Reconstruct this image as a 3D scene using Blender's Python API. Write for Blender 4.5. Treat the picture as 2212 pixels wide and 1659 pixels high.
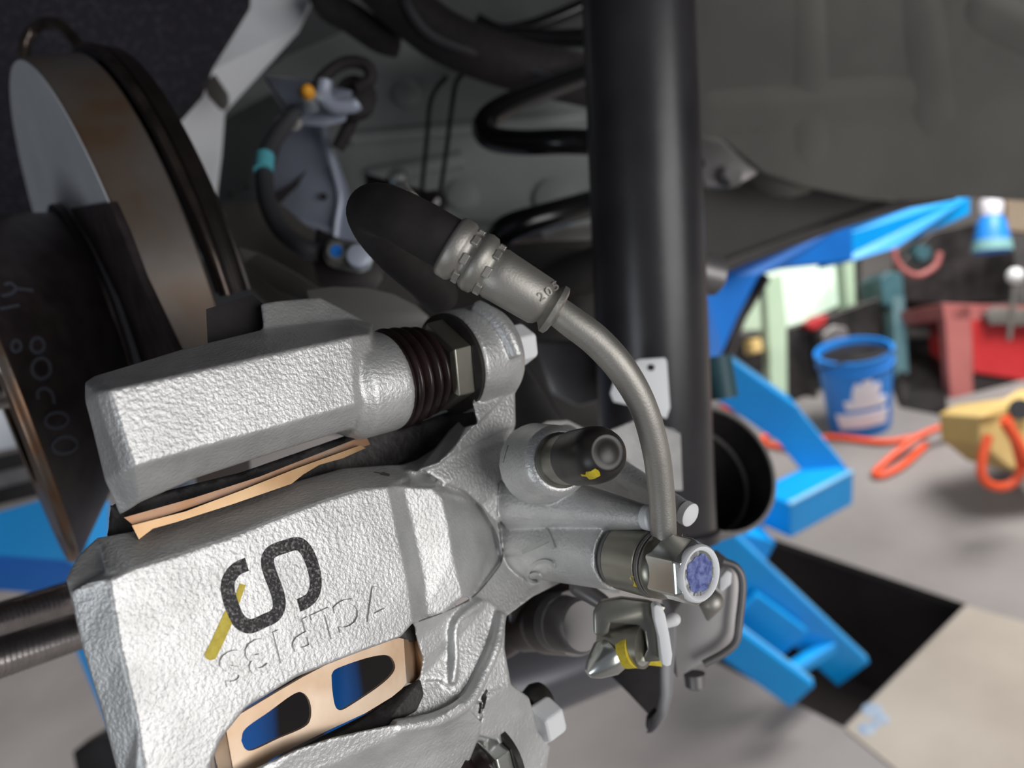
import bpy, bmesh, math, random
import numpy as np
from mathutils import Vector, Matrix
from mathutils.geometry import tessellate_polygon
from mathutils.bvhtree import BVHTree
random.seed(4)
S = bpy.context.scene
COL = S.collection
for o in list(bpy.data.objects): bpy.data.objects.remove(o)

# ------------------------------------------------------------------ camera
FPX, CX, CY = 1736.0, 1106.0, 829.5
PITCH, ROLL, CAMH = math.radians(20), math.radians(14), 1.40
F = Vector((0, math.cos(PITCH), -math.sin(PITCH)))
X0 = Vector((1, 0, 0)); U0 = Vector((0, math.sin(PITCH), math.cos(PITCH)))
CR = math.cos(ROLL)*X0 - math.sin(ROLL)*U0
CU = math.cos(ROLL)*U0 + math.sin(ROLL)*X0
CAM = Vector((0, 0, CAMH))
cd = bpy.data.cameras.new('camera'); cam = bpy.data.objects.new('camera', cd); COL.objects.link(cam)
cam.matrix_world = Matrix(((CR.x, CU.x, -F.x, CAM.x), (CR.y, CU.y, -F.y, CAM.y), (CR.z, CU.z, -F.z, CAM.z), (0, 0, 0, 1)))
cd.sensor_width = 36; cd.lens = FPX/2212*36; cd.clip_start = 0.01; cd.clip_end = 60
cd.dof.use_dof = True; cd.dof.focus_distance = 0.172; cd.dof.aperture_fstop = 13
S.camera = cam

def V(c):            # camera-frame vector (x right, y down, z forward) -> world direction
    return CR*c[0] - CU*c[1] + F*c[2]
def ray(x, y): return V(((x-CX)/FPX, (y-CY)/FPX, 1.0))
def P(x, y, d): return CAM + ray(x, y)*d
def flr(x, y, z=0.0):
    r = ray(x, y); return CAM + r*((z-CAMH)/r.z)
Lc = Vector((3000-CX, 250-CY, FPX)).normalized()
Tc = Vector((.25, .967, .05)); Tc = (Tc - Lc*Tc.dot(Lc)).normalized(); Nc = -Lc.cross(Tc)
L, T, N = V(Lc), V(Tc), V(Nc)
def Q(x, y, n=0.0):  # point seen at pixel x, y lying n mm above the plane of the caliper's outer face
    r = ray(x, y); return CAM + r*((-.155 + n*.001)/r.dot(N))

# ------------------------------------------------------------------ world, lights, exposure
w = bpy.data.worlds.new('workshop_air'); S.world = w; w.use_nodes = True
w.node_tree.nodes['Background'].inputs[0].default_value = (.80, .86, 1.0, 1)
w.node_tree.nodes['Background'].inputs[1].default_value = .15
def area(name, loc, target, sx, sy, power, color=(1, 1, 1)):
    d = bpy.data.lights.new(name, 'AREA'); d.shape = 'RECTANGLE'; d.size = sx; d.size_y = sy; d.energy = power; d.color = color
    o = bpy.data.objects.new(name, d); COL.objects.link(o); o.location = loc
    o.rotation_euler = (Vector(target)-Vector(loc)).to_track_quat('-Z', 'Y').to_euler(); return o
area('doorway_daylight', CAM + V((1.5, .15, -1.3)), P(1000, 1000, .2), 1.6, 1.2, 29, (1, .985, .96))
area('doorway_daylight_left', CAM + V((-1.0, .75, -.9)), P(500, 1100, .2), .5, .5, 4.0, (.88, .95, 1))
area('ceiling_lamp', (2.5, 1.9, 3.4), (1.8, 3.0, 0), 2.4, 1.2, 235, (1, .97, .92))
area('ceiling_lamp', (-1.6, 1.6, 3.4), (-1.2, 1.6, 0), 1.5, 1.2, 50, (1, .98, .95))
S.view_settings.view_transform = 'Standard'; S.view_settings.look = 'None'
S.view_settings.exposure = 0.0; S.view_settings.gamma = 1.0; S.view_settings.use_curve_mapping = False

# ------------------------------------------------------------------ materials
def mat(name, c1, c2=None, rough=.5, metal=0.0, scale=300.0, bump=0.0, bscale=None, bdist=.0003, detail=3, emit=None, coat=0.0, lo=.35, hi=.65, rvar=0.0):
    m = bpy.data.materials.new(name); m.use_nodes = True; nt = m.node_tree; b = nt.nodes['Principled BSDF']
    b.inputs['Roughness'].default_value = rough; b.inputs['Metallic'].default_value = metal
    b.inputs['Coat Weight'].default_value = coat
    b.inputs['Base Color'].default_value = (*c1, 1)
    tc = nt.nodes.new('ShaderNodeTexCoord')
    if c2 or rvar:
        n = nt.nodes.new('ShaderNodeTexNoise'); n.inputs['Scale'].default_value = scale; n.inputs['Detail'].default_value = detail
        nt.links.new(tc.outputs['Object'], n.inputs['Vector'])
        r = nt.nodes.new('ShaderNodeValToRGB'); r.color_ramp.elements[0].position = lo; r.color_ramp.elements[1].position = hi
        r.color_ramp.elements[0].color = (*c1, 1); r.color_ramp.elements[1].color = (*(c2 or c1), 1)
        nt.links.new(n.outputs['Fac'], r.inputs['Fac']); nt.links.new(r.outputs['Color'], b.inputs['Base Color'])
    if bump:
        n2 = nt.nodes.new('ShaderNodeTexNoise'); n2.inputs['Scale'].default_value = bscale or scale; n2.inputs['Detail'].default_value = 2.5
        nt.links.new(tc.outputs['Object'], n2.inputs['Vector'])
        bp = nt.nodes.new('ShaderNodeBump'); bp.inputs['Strength'].default_value = bump; bp.inputs['Distance'].default_value = bdist
        nt.links.new(n2.outputs['Fac'], bp.inputs['Height']); nt.links.new(bp.outputs['Normal'], b.inputs['Normal'])
    if emit:
        b.inputs['Emission Color'].default_value = (*emit[:3], 1); b.inputs['Emission Strength'].default_value = emit[3]
    return m
K = {}
K['cast'] = mat('zinc_coated_casting', (.58, .58, .575), (.70, .70, .695), .43, .55, 120, .85, 1250, .00021)
K['cast2'] = mat('smooth_zinc_casting', (.50, .515, .49), (.60, .61, .59), .42, .45, 90, .6, 1100, .0002)
K['dirtshadecast'] = mat('sooty_shaded_casting', (.025, .022, .022), (.08, .075, .075), .6, .4, 150, .8, 700, .0004)  # soot on the ledge pieces; gap shade put into the inner leg
K['zinc'] = mat('zinc_plated_steel', (.72, .73, .70), (.60, .62, .58), .22, .9, 60)
K['nickel'] = mat('dull_plated_steel', (.36, .345, .315), (.44, .42, .39), .50, .8, 90, .35, 2200, .00012)
K['bronze'] = mat('olive_plated_steel', (.26, .255, .22), (.34, .33, .28), .32, .85, 70)
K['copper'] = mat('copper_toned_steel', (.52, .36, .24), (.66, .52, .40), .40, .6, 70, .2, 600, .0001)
K['darkcopper'] = mat('dark_bronze_clip', (.30, .18, .09), (.42, .28, .16), .3, .7, 60)  # dark bronze tone of the upper clip strip
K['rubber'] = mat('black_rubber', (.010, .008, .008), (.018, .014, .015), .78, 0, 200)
K['boot'] = mat('dark_brown_rubber_boot', (.016, .009, .009), (.03, .016, .015), .28, 0, 150)
K['cap'] = mat('black_rubber_cap', (.022, .019, .018), (.035, .03, .028), .38, 0, 300)
K['rust'] = mat('rusty_machined_iron', (.13, .075, .04), (.15, .137, .13), .42, .4, 22, .3, 250, .0002, lo=.3, hi=.6)
K['brightrust'] = mat('rust_edged_iron', (.24, .12, .06), (.24, .20, .17), .35, .7, 60, .3, 250, .0002)
K['discface'] = mat('machined_disc_face', (.66, .68, .72), (.58, .60, .64), .40, .2, 30)
K['hat'] = mat('black_painted_iron', (.026, .019, .020), (.045, .034, .036), .42, .2, 120, .4, 400, .0003)
K['stamp'] = mat('scuffed_stamp_ridge', (.11, .12, .15), None, .4, .3)
K['shield'] = mat('dark_steel_shield', (.022, .017, .017), (.04, .03, .03), .33, .6, 60, .2, 300, .0002)
K['lip'] = mat('highlit_shield_lip', (.16, .13, .11), (.07, .055, .05), .22, .85, 80)  # highlight of the rolled lip put into a paler colour
K['stud'] = mat('threaded_steel', (.48, .44, .43), (.38, .35, .35), .28, .95, 200)
K['liner'] = mat('speckled_arch_liner', (.012, .010, .016), (.035, .032, .045), .9, 0, 260, .5, 500, .0008, lo=.5, hi=.72)
K['whitebody'] = mat('white_body_paint', (.90, .93, 1.0), (.92, .95, 1.0), .4, 0, 10)
K['greybody'] = mat('grey_underbody_paint', (.20, .215, .215), (.26, .275, .27), .6, 0, 9)
K['darkbody'] = mat('dark_underbody', (.020, .022, .024), (.04, .042, .044), .7, 0, 14)
K['arch'] = mat('grey_plastic_underbody', (.098, .093, .086), (.135, .128, .118), .8, 0, 6)
K['sill'] = mat('brown_grey_sill', (.055, .048, .047), (.075, .066, .064), .55, 0, 8)
K['shock'] = mat('black_gloss_damper_paint', (.026, .025, .029), (.040, .038, .042), .34, .15, 30, .15, 150, .0004)
K['coil'] = mat('black_gloss_spring', (.010, .010, .011), None, .18, .2)
K['bluegrey'] = mat('blue_grey_pressed_steel', (.34, .38, .48), (.38, .42, .52), .4, .2, 20)
K['hosegrey'] = mat('grey_rubber_line', (.035, .036, .042), None, .6)
K['cyan'] = mat('cyan_band', (.10, .42, .50), None, .5)
K['yellow'] = mat('yellow_paint_mark', (.62, .47, .02), (.75, .60, .05), .5, 0, 900)
K['orange'] = mat('orange_paint_mark', (.80, .36, .02), None, .5)
K['blueink'] = mat('blue_paint_mark', (.06, .08, .30), (.22, .27, .55), .5, 0, 900, .4, 1400, .0002)
K['teal'] = mat('teal_paint_mark', (.22, .45, .46), None, .5)
K['blackink'] = mat('mottled_black_paint', (.012, .011, .012), (.26, .25, .25), .5, .2, 1800, .6, 1500, .0003, lo=.5, hi=.72)
K['white'] = mat('white_sheet_and_glare', (.90, .91, .93), None, .5)  # also painted on bolt heads and rib ends as blown-out highlights
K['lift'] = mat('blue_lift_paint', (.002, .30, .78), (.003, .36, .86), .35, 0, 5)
K['liftdark'] = mat('shaded_blue_lift_paint', (.003, .13, .50), (.005, .16, .60), .45, 0, 5)  # the lift's blue with shade mixed into the colour
K['concrete'] = mat('worn_concrete', (.19, .175, .172), (.27, .25, .245), .8, 0, 2.2, .3, 30, .003, detail=8, lo=.3, hi=.7)
K['plate'] = mat('tan_concrete_plate', (.27, .235, .20), (.38, .34, .295), .8, 0, 3.0, .2, 30, .002, detail=8, lo=.3, hi=.7)
K['pit'] = mat('dark_pit_lining', (.012, .009, .010), (.025, .018, .018), .9, 0, 4)
K['bucket'] = mat('blue_bucket_plastic', (.02, .26, .82), None, .4)
K['print'] = mat('white_bucket_print', (.85, .85, .92), None, .5)
K['red'] = mat('red_cart_paint', (.42, .018, .02), (.5, .03, .035), .4, 0, 4)
K['pinkred'] = mat('faded_red_paint', (.33, .09, .09), (.40, .13, .12), .5, 0, 6)
K['hoseorange'] = mat('orange_air_hose', (.85, .10, .03), None, .4)
K['tan'] = mat('yellow_cardboard', (.62, .42, .13), (.70, .50, .2), .7, 0, 8)
K['palegreen'] = mat('pale_green_paint', (.42, .56, .40), (.50, .63, .47), .6, 0, 3)
K['window'] = mat('daylit_frosted_window', (.6, .7, .6), None, .5, emit=(.62, .80, .64, .62))
K['dkwall'] = mat('dark_workshop_wall', (.045, .042, .045), (.085, .078, .075), .9, 0, 1.5)
K['tealpost'] = mat('teal_painted_metal', (.025, .085, .105), (.05, .14, .17), .5, 0, 3)
K['darkmetal'] = mat('dark_greasy_metal', (.015, .013, .013), (.05, .045, .045), .45, .5, 12)
K['knuckle'] = mat('dull_brown_cast_arm', (.050, .045, .042), (.085, .078, .072), .55, .3, 18, .3, 120, .001)
K['flatarm'] = mat('grey_brown_steel_arm', (.13, .12, .11), (.16, .15, .14), .5, .2, 20)
K['jugw'] = mat('white_plastic', (.8, .78, .85), None, .4)
K['cup'] = mat('grey_pressed_cup', (.26, .245, .24), (.32, .30, .29), .5, .3, 20)
K['bracket'] = mat('dark_grey_bracket', (.16, .15, .15), (.22, .21, .21), .42, .5, 35)
K['lever'] = mat('satin_grey_lever', (.34, .32, .32), (.42, .40, .40), .42, .4, 30)
K['liftedge'] = mat('blue_edge_highlight', (.12, .42, .72), (.25, .55, .80), .4, 0, 6)  # bevel highlight of the lift arms, painted as a paler strip
K['spot'] = mat('pale_blue_floor_spot', (.22, .30, .42), (.32, .36, .42), .7, 0, 60)
K['tanboard'] = mat('dull_tan_board', (.22, .17, .12), (.30, .24, .18), .8, 0, 5)
K['chrome'] = mat('bright_chrome', (.8, .8, .82), None, .12, 1.0)
K['tailgrey'] = mat('gloss_grey_tube', (.12, .12, .135), None, .25, .3)

# ------------------------------------------------------------------ mesh helpers (all points are world points)
class MB:
    def __init__(s): s.v = []; s.f = []; s.bvh = None
    def prism(s, front, vec):
        n = len(front); b = len(s.v); s.v += [Vector(p) for p in front] + [Vector(p)+vec for p in front]
        tris = tessellate_polygon([[Vector(p) for p in front]])
        for t in tris: s.f.append([b+i for i in t]); s.f.append([b+n+i for i in reversed(t)])
        for i in range(n):
            j = (i+1) % n; s.f.append([b+i, b+n+i, b+n+j, b+j])
        return s
    def loft(s, secs, closed=True):
        b = len(s.v); n = len(secs[0])
        for q in secs: s.v += [Vector(p) for p in q]
        for k in range(len(secs)-1):
            for i in range(n):
                j = (i+1) % n; s.f.append([b+k*n+i, b+k*n+j, b+(k+1)*n+j, b+(k+1)*n+i])
        if closed:
            s.f.append([b+i for i in range(n)]); s.f.append([b+(len(secs)-1)*n+i for i in reversed(range(n))])
        return s
    def rev(s, p, d, prof, seg=32, a0=0, a1=2*math.pi, ref=None, caps=True):
        d = Vector(d).normalized(); r = ref or (Vector((0, 0, 1)) if abs(d.z) < .9 else Vector((1, 0, 0)))
        u = d.cross(r).normalized(); v = d.cross(u); full = abs(a1-a0-2*math.pi) < 1e-6
        b = len(s.v); m = seg if full else seg+1
        for (t, rr) in prof:
            for i in range(m):
                a = a0+(a1-a0)*i/seg; s.v.append(p+d*t+(u*math.cos(a)+v*math.sin(a))*max(rr, 1e-6))
        for k in range(len(prof)-1):
            for i in range(seg):
                j = (i+1) % m; s.f.append([b+k*m+i, b+k*m+j, b+(k+1)*m+j, b+(k+1)*m+i])
        if caps and full:
            s.f.append([b+i for i in range(m)]); s.f.append([b+(len(prof)-1)*m+i for i in reversed(range(m))])
        return s
    def cone(s, p, q, r0, r1, seg=24, round_=True):
        d = (q-p); l = d.length
        pr = []
        if round_:
            for k in range(4): a = math.pi/2*(1-k/4); pr.append((-r0*math.sin(a), r0*math.cos(a)))
        pr.append((0, r0)); pr.append((l, r1))
        if round_:
            for k in range(1, 5): a = math.pi/2*k/4; pr.append((l+r1*math.sin(a), r1*math.cos(a)))
        return s.rev(p, d, pr, seg)
    def tube(s, pts, r, seg=14, caps=True):
        pts = [Vector(p) for p in pts]; n = len(pts); rs = r if isinstance(r, (list, tuple)) else [r]*n
        b = len(s.v); t0 = (pts[1]-pts[0]).normalized()
        u = t0.orthogonal().normalized()
        for k in range(n):
            t = (pts[min(k+1, n-1)]-pts[max(k-1, 0)]).normalized()
            u = (u-t*u.dot(t)).normalized(); v = t.cross(u)
            for i in range(seg):
                a = 2*math.pi*i/seg; s.v.append(pts[k]+(u*math.cos(a)+v*math.sin(a))*rs[k])
        for k in range(n-1):
            for i in range(seg):
                j = (i+1) % seg; s.f.append([b+k*seg+i, b+k*seg+j, b+(k+1)*seg+j, b+(k+1)*seg+i])
        if caps: s.f.append([b+i for i in range(seg)]); s.f.append([b+(n-1)*seg+i for i in reversed(range(seg))])
        return s
    def beam(s, p, q, wv, hv):     # box from p to q, half-vectors wv, hv
        a = [p-wv-hv, p+wv-hv, p+wv+hv, p-wv+hv]; c = [q-wv-hv, q+wv-hv, q+wv+hv, q-wv+hv]
        return s.loft([a, c])
    def box(s, c, x, y, z):        # centre, half vectors
        return s.beam(c-x, c+x, y, z)
def smooth_path(pts, n=8):         # Catmull-Rom
    P_ = [Vector(p) for p in pts]; P_ = [P_[0]*2-P_[1]]+P_+[P_[-1]*2-P_[-2]]; o = []
    for k in range(1, len(P_)-2):
        a, b, c, d = P_[k-1:k+3]
        for i in range(n):
            t = i/n; o.append(.5*((2*b)+(c-a)*t+(2*a-5*b+4*c-d)*t*t+(3*b-a-3*c+d)*t**3))
    o.append(P_[-2]); return o
def props(o, label=None, cat=None, group=None, kind=None):
    if label: o['label'] = label
    if cat: o['category'] = cat
    if group: o['group'] = group
    if kind: o['kind'] = kind
def thing(name, label, cat, loc, group=None):
    o = bpy.data.objects.new(name, None); COL.objects.link(o); o.location = loc; o.empty_display_size = .01
    props(o, label, cat, group); bpy.context.view_layer.update(); return o
def wloc(o):
    p = Vector((0, 0, 0))
    while o: p += o.location; o = o.parent
    return p
def bevel_mesh(me, wdt, seg=2, ang=35):
    bm = bmesh.new(); bm.from_mesh(me)
    es = [e for e in bm.edges if len(e.link_faces) == 2 and e.calc_face_angle(0) > math.radians(ang)]
    if es: bmesh.ops.bevel(bm, geom=es, offset=wdt, segments=seg, affect='EDGES', profile=.5, clamp_overlap=True)
    bm.to_mesh(me); bm.free()
def obj(name, mb, m, parent=None, label=None, cat=None, group=None, kind=None, smooth=True, bevel=0, remesh=0, sm=6, loc=None, ang=40):
    base = wloc(parent) if parent else (Vector(loc) if loc is not None else sum(mb.v, Vector())/len(mb.v))
    me = bpy.data.meshes.new(name); me.from_pydata([tuple(p-base) for p in mb.v], [], mb.f)
    bm = bmesh.new(); bm.from_mesh(me); bmesh.ops.remove_doubles(bm, verts=bm.verts, dist=1e-7)
    bmesh.ops.recalc_face_normals(bm, faces=bm.faces); bm.to_mesh(me); bm.free()
    if bevel: bevel_mesh(me, bevel)
    me.materials.append(m if not isinstance(m, str) else K[m])
    o = bpy.data.objects.new(name, me); COL.objects.link(o)
    if remesh:
        a = o.modifiers.new('r', 'REMESH'); a.mode = 'VOXEL'; a.voxel_size = remesh; a.use_smooth_shade = True
        c = o.modifiers.new('s', 'SMOOTH'); c.factor = .5; c.iterations = sm
        dg = bpy.context.evaluated_depsgraph_get(); me2 = bpy.data.meshes.new_from_object(o.evaluated_get(dg))
        o.modifiers.clear(); o.data = me2; bpy.data.meshes.remove(me); me = me2; me.name = name
        if not me.materials: me.materials.append(K[m])
    if smooth:
        me.polygons.foreach_set('use_smooth', [True]*len(me.polygons))
        if not remesh: me.set_sharp_from_angle(angle=math.radians(ang))
    if parent: o.parent = parent
    else: o.location = base
    props(o, label, cat, group, kind)
    return o
def bvh_of(*obs):
    vs = []; fs = []
    for o in obs:
        b = len(vs); base = wloc(o)
        vs += [v.co+base for v in o.data.vertices]; fs += [[b+i for i in p.vertices] for p in o.data.polygons]
    return BVHTree.FromPolygons(vs, fs)
def hit(b, x, y, d=None):
    r = ray(x, y).normalized(); h = b.ray_cast(CAM, r)
    if h[0] is None: return P(x, y, d or .2), -r
    n = h[1]; n = -n if n.dot(r) > 0 else n
    return h[0], n
def stroke(b, pts, wdt, up=.00015, closed=False, n=6, d=None):   # painted or stamped band laid on a surface, thin but solid
    pts = [Vector((p[0], p[1], 0)) for p in pts]
    path = smooth_path(pts, n) if len(pts) > 2 else [pts[0].lerp(pts[1], i/10) for i in range(11)]
    m = MB(); c = []
    for p in path:
        if b.ray_cast(CAM, ray(p.x, p.y).normalized())[0] is not None: c.append(hit(b, p.x, p.y, d))
    for _ in range(3):
        c = [c[0]]+[((c[k-1][0]+c[k][0]*2+c[k+1][0])/4, (c[k-1][1]+c[k][1]+c[k+1][1]).normalized()) for k in range(1, len(c)-1)]+[c[-1]]
    secs = []
    for k in range(len(c)):
        t = (c[min(k+1, len(c)-1)][0]-c[max(k-1, 0)][0]).normalized(); nn = c[k][1]; s = t.cross(nn).normalized()
        a = wdt[k*(len(wdt)-1)//(len(c)-1)] if isinstance(wdt, list) else wdt
        p = c[k][0]
        secs.append([p-s*a-nn*.0004, p+s*a-nn*.0004, p+s*a*.9+nn*up, p-s*a*.9+nn*up])
    return m.loft(secs)
def text_mb(txt, o, xd, yd, width, height, depth):
    c = bpy.data.curves.new('t', 'FONT'); c.body = txt; c.extrude = .5; c.offset = .012; c.bevel_depth = 0; c.resolution_u = 3
    ob = bpy.data.objects.new('t', c); COL.objects.link(ob); bpy.context.view_layer.update()
    dg = bpy.context.evaluated_depsgraph_get(); me = bpy.data.meshes.new_from_object(ob.evaluated_get(dg))
    xs = [v.co.x for v in me.vertices]; ys = [v.co.y for v in me.vertices]
    x0, x1, y0, y1 = min(xs), max(xs), min(ys), max(ys); z = xd.cross(yd).normalized()
    m = MB(); m.v = [o+xd*((v.co.x-x0)/(x1-x0)*width)+yd*((v.co.y-y0)/(y1-y0)*height)+z*(v.co.z*depth) for v in me.vertices]
    m.f = [list(p.vertices) for p in me.polygons]
    bpy.data.objects.remove(ob); bpy.data.curves.remove(c); bpy.data.meshes.remove(me); return m

def text_on(b, txt, x, y, up, hpx, wpx, depth):   # characters centred at pixel x, y, lying in the tangent plane there
    c, n = hit(b, x, y)
    for dx, dy in ((6, 0), (-6, 0), (0, 6), (0, -6)): n = n+hit(b, x+dx, y+dy)[1]
    n = n.normalized(); l = math.hypot(*up); ux, uy = up[0]/l, up[1]/l; rx, ry = -uy, ux
    def pl(px, py): r = ray(px, py); return CAM+r*((c-CAM).dot(n)/r.dot(n))
    o = pl(x-rx*wpx/2-ux*hpx/2, y-ry*wpx/2-uy*hpx/2); px_ = pl(x+rx*wpx/2-ux*hpx/2, y+ry*wpx/2-uy*hpx/2); py_ = pl(x-rx*wpx/2+ux*hpx/2, y-ry*wpx/2+uy*hpx/2)
    xd = (px_-o); w_ = xd.length; xd = xd.normalized(); yd = py_-o; yd = yd-xd*yd.dot(xd); h_ = yd.length
    return text_mb(txt, o, xd, yd.normalized(), w_, h_, depth)
# ================================================================== SETTING: floor, pit, walls
fz = 0.0
hole = [flr(1500, 1105), flr(2087, 1305), flr(1822, 1572), flr(1420, 1365)]
outer = [Vector((-5, -3, 0)), Vector((8, -3, 0)), Vector((8, 9, 0)), Vector((-5, 9, 0))]
m = MB(); allp = outer+hole; tr = tessellate_polygon([outer, hole])
m.v = allp[:] + [p-Vector((0, 0, .02)) for p in allp]; m.f = [list(t) for t in tr] + [[i+8 for i in reversed(t)] for t in tr]
for a, b in [(0, 1), (1, 2), (2, 3), (3, 0), (4, 5), (5, 6), (6, 7), (7, 4)]: m.f.append([a, b, b+8, a+8])
obj('floor', m, 'concrete', kind='structure', smooth=False, label='worn grey concrete workshop floor')
m = MB(); dn = Vector((0, 0, -.42)); m.v = [p for p in hole]+[p+dn for p in hole]
m.f = [[4, 5, 6, 7]]+[[i, (i+1) % 4, (i+1) % 4+4, i+4] for i in range(4)]
obj('floor_pit', m, 'pit', kind='structure', smooth=False, label='dark recess in the floor under the lift')
m = MB(); m.prism([flr(2087, 1308, .004), flr(1826, 1574, .004), flr(1935, 1662, .004), flr(2500, 2400, .004), flr(3300, 1700, .004), flr(2700, 1480, .004)], Vector((0, 0, -.003)))
obj('floor_plate', m, 'plate', kind='structure', smooth=False, label='lighter tan floor slab right of the pit')
fp = bpy.data.objects['floor_plate']
for x, y, r_ in ((1885, 1535, .022), (1905, 1552, .016), (1872, 1575, .018), (1890, 1566, .010)):
    obj('paint_spot', MB().rev(flr(x, y, .0045), Vector((0, 0, 1)), [(0, r_), (.0006, r_*.9), (.0008, .001)], 11), 'spot', fp, label='pale blue paint spot')
def wall(name, a, b, h, m_, lab):
    a = Vector(a); b = Vector(b); n = (b-a).cross(Vector((0, 0, 1))).normalized()*.05
    obj(name, MB().beam(a+Vector((0, 0, h/2)), b+Vector((0, 0, h/2)), n, Vector((0, 0, h/2))), m_, kind='structure', smooth=False, label=lab)
wall('wall_back', (-5, 6.2, 0), (8, 6.2, 0), 4, 'dkwall', 'dim workshop wall behind the clutter')
wall('wall_right', (8, -3, 0), (8, 6.2, 0), 4, 'dkwall', 'dim workshop wall at the right')
wall('wall_left', (-5, -3, 0), (-5, 6.2, 0), 4, 'dkwall', 'dim workshop wall at the left')

# ================================================================== CAR BODY (behind the brake)
def PF(x, y, d):     # like P, but never below the floor
    r = ray(x, y); return CAM+r*min(d, (CAMH-.004)/-r.z if r.z < 0 else d)
def slab(pts, d=None, th=.006, vec=None):
    q = [P(p[0], p[1], p[2] if len(p) > 2 else d) for p in pts]
    return MB().prism(q, vec or F*th)
body = thing('car_underbody', 'grey painted underbody and wheel housing of the lifted car', 'car body', P(1000, 300, .68))
obj('floor_pan', slab([(440, 250), (620, 120), (760, 60), (1000, 110), (1330, 140), (1340, 560), (1000, 600), (430, 560)], .68, .02), 'greybody', body, label='grey-green floor pan')
obj('backing_panel', slab([(-500, -500), (1490, -500), (1490, 880), (1200, 980), (300, 900), (-500, 700)], .86, .02), 'darkbody', body, label='dark panel deep in the wheel housing')
obj('quarter_panel', slab([(470, -60, .60), (700, -60, .60), (640, 62, .60), (480, 238, .61), (473, 330, .62), (458, 450, .62), (300, 330, .60), (360, 200, .58)], None, .006), 'whitebody', body, label='white painted inner panel')
obj('seam_panel', slab([(476, 262), (600, 195), (640, 260), (700, 300), (700, 470), (590, 440), (470, 455)], .655, .004), 'darkbody', body, label='dark green-grey seam panel')
obj('panel_tab', MB().prism([P(x, y, .57) for x, y in [(440, 180), (462, 158), (490, 200), (492, 222), (482, 238), (470, 232), (446, 205)]], F*.004), 'flatarm', body, bevel=.001, label='pale beige metal tab')
for (x, y, rx) in [(497, 420, 13), (533, 405, 9)]:
    obj('panel_slot', MB().rev(P(x, y, .652), ray(x, y), [(0, rx*.3*.65/FPX*1.6), (.002, rx*.5*.65/FPX)], 12), 'rubber', body)
for (x, y, r_) in [(1200, 430, 45), (1000, 420, 34), (880, 200, 30)]:
    obj('floor_plug', MB().rev(P(x, y, .676), F, [(-.002, r_*.5*.68/FPX), (0, r_*.68/FPX), (.004, r_*.68/FPX)], 24), 'greybody', body)
# pressed ribs of the floor pan
for (a, b, r_) in [((760, 300), (1300, 250), .007), ((800, 380), (1000, 345), .008), ((1000, 500), (1290, 520), .010)]:
    obj('pressed_rib', MB().tube([P(*a, .68), P(*b, .68)], r_, 12), 'greybody', body)
# arch liner behind the brake disc
liner = thing('wheel_arch_liner', 'black speckled felt wheel arch liner behind the brake disc', 'liner', P(200, 100, .5))
obj('liner_shell', slab([(-700, -500, .50), (560, -500, .52), (535, 10, .52), (505, 60, .52), (455, 140, .52), (430, 205, .52), (380, 262, .52), (300, 330, .52), (150, 620, .54), (-100, 800, .56), (-700, 900, .50)], None, .005), 'liner', liner, label='dark speckled felt')
m = MB(); secs = []
for k in range(7):
    a = k/6; y0 = .85-1.15*a; z0 = .26+.16*math.sin(a*math.pi/2)
    secs.append([CAM+Vector((-.60, y0, z0)), CAM+Vector((1.15, y0, z0)), CAM+Vector((1.15, y0, z0+.01)), CAM+Vector((-.60, y0, z0+.01))])
obj('overhead_shade_roof', m.loft(secs), 'liner', liner, smooth=True)  # unseen slab, added and widened to shade the brake from overhead
under = thing('rear_bumper_underside', 'large matte grey plastic underside panel of the car at top right', 'underbody panel', P(1900, 200, .85))
pts = [(1480, -200), (2500, -200), (2500, 440), (2212, 432), (2100, 425), (1960, 432), (1850, 425), (1740, 402), (1650, 372), (1600, 330), (1540, 285), (1480, 260)]
obj('panel_skin', MB().prism([P(x, y, .80+.00012*(x-1500)+.0001*y) for x, y in pts], F*.006), 'arch', under, bevel=.002)
for (a, b, r_) in [((1690, -150), (1705, 330), .05), ((1890, -150), (1950, 260), .06), ((2060, 40), (2300, 160), .05), ((1500, 255), (1900, 215), .05)]:
    obj('moulded_ridge', MB().cone(P(*a, .80+.00012*(a[0]-1500)+.0001*a[1]+r_-.004), P(*b, .80+.00012*(b[0]-1500)+.0001*b[1]+r_-.0015), r_, r_, 48), 'arch', under)
sill = thing('car_sill', 'brown-grey car sill underside running to the upper right above the blue lift', 'sill', P(1750, 500, .9))
obj('sill_upper', slab([(1490, 390), (1640, 372), (1740, 402), (1850, 428), (1960, 436), (2010, 432), (1800, 482), (1500, 596)], .98, .01), 'sill', sill)
obj('sill_lip', MB().tube([P(1500, 606, .97), P(1600, 563, .97), P(1800, 488, .97), P(1960, 438, .97), P(2060, 420, .97)], .007, 12), 'sill', sill)
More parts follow.
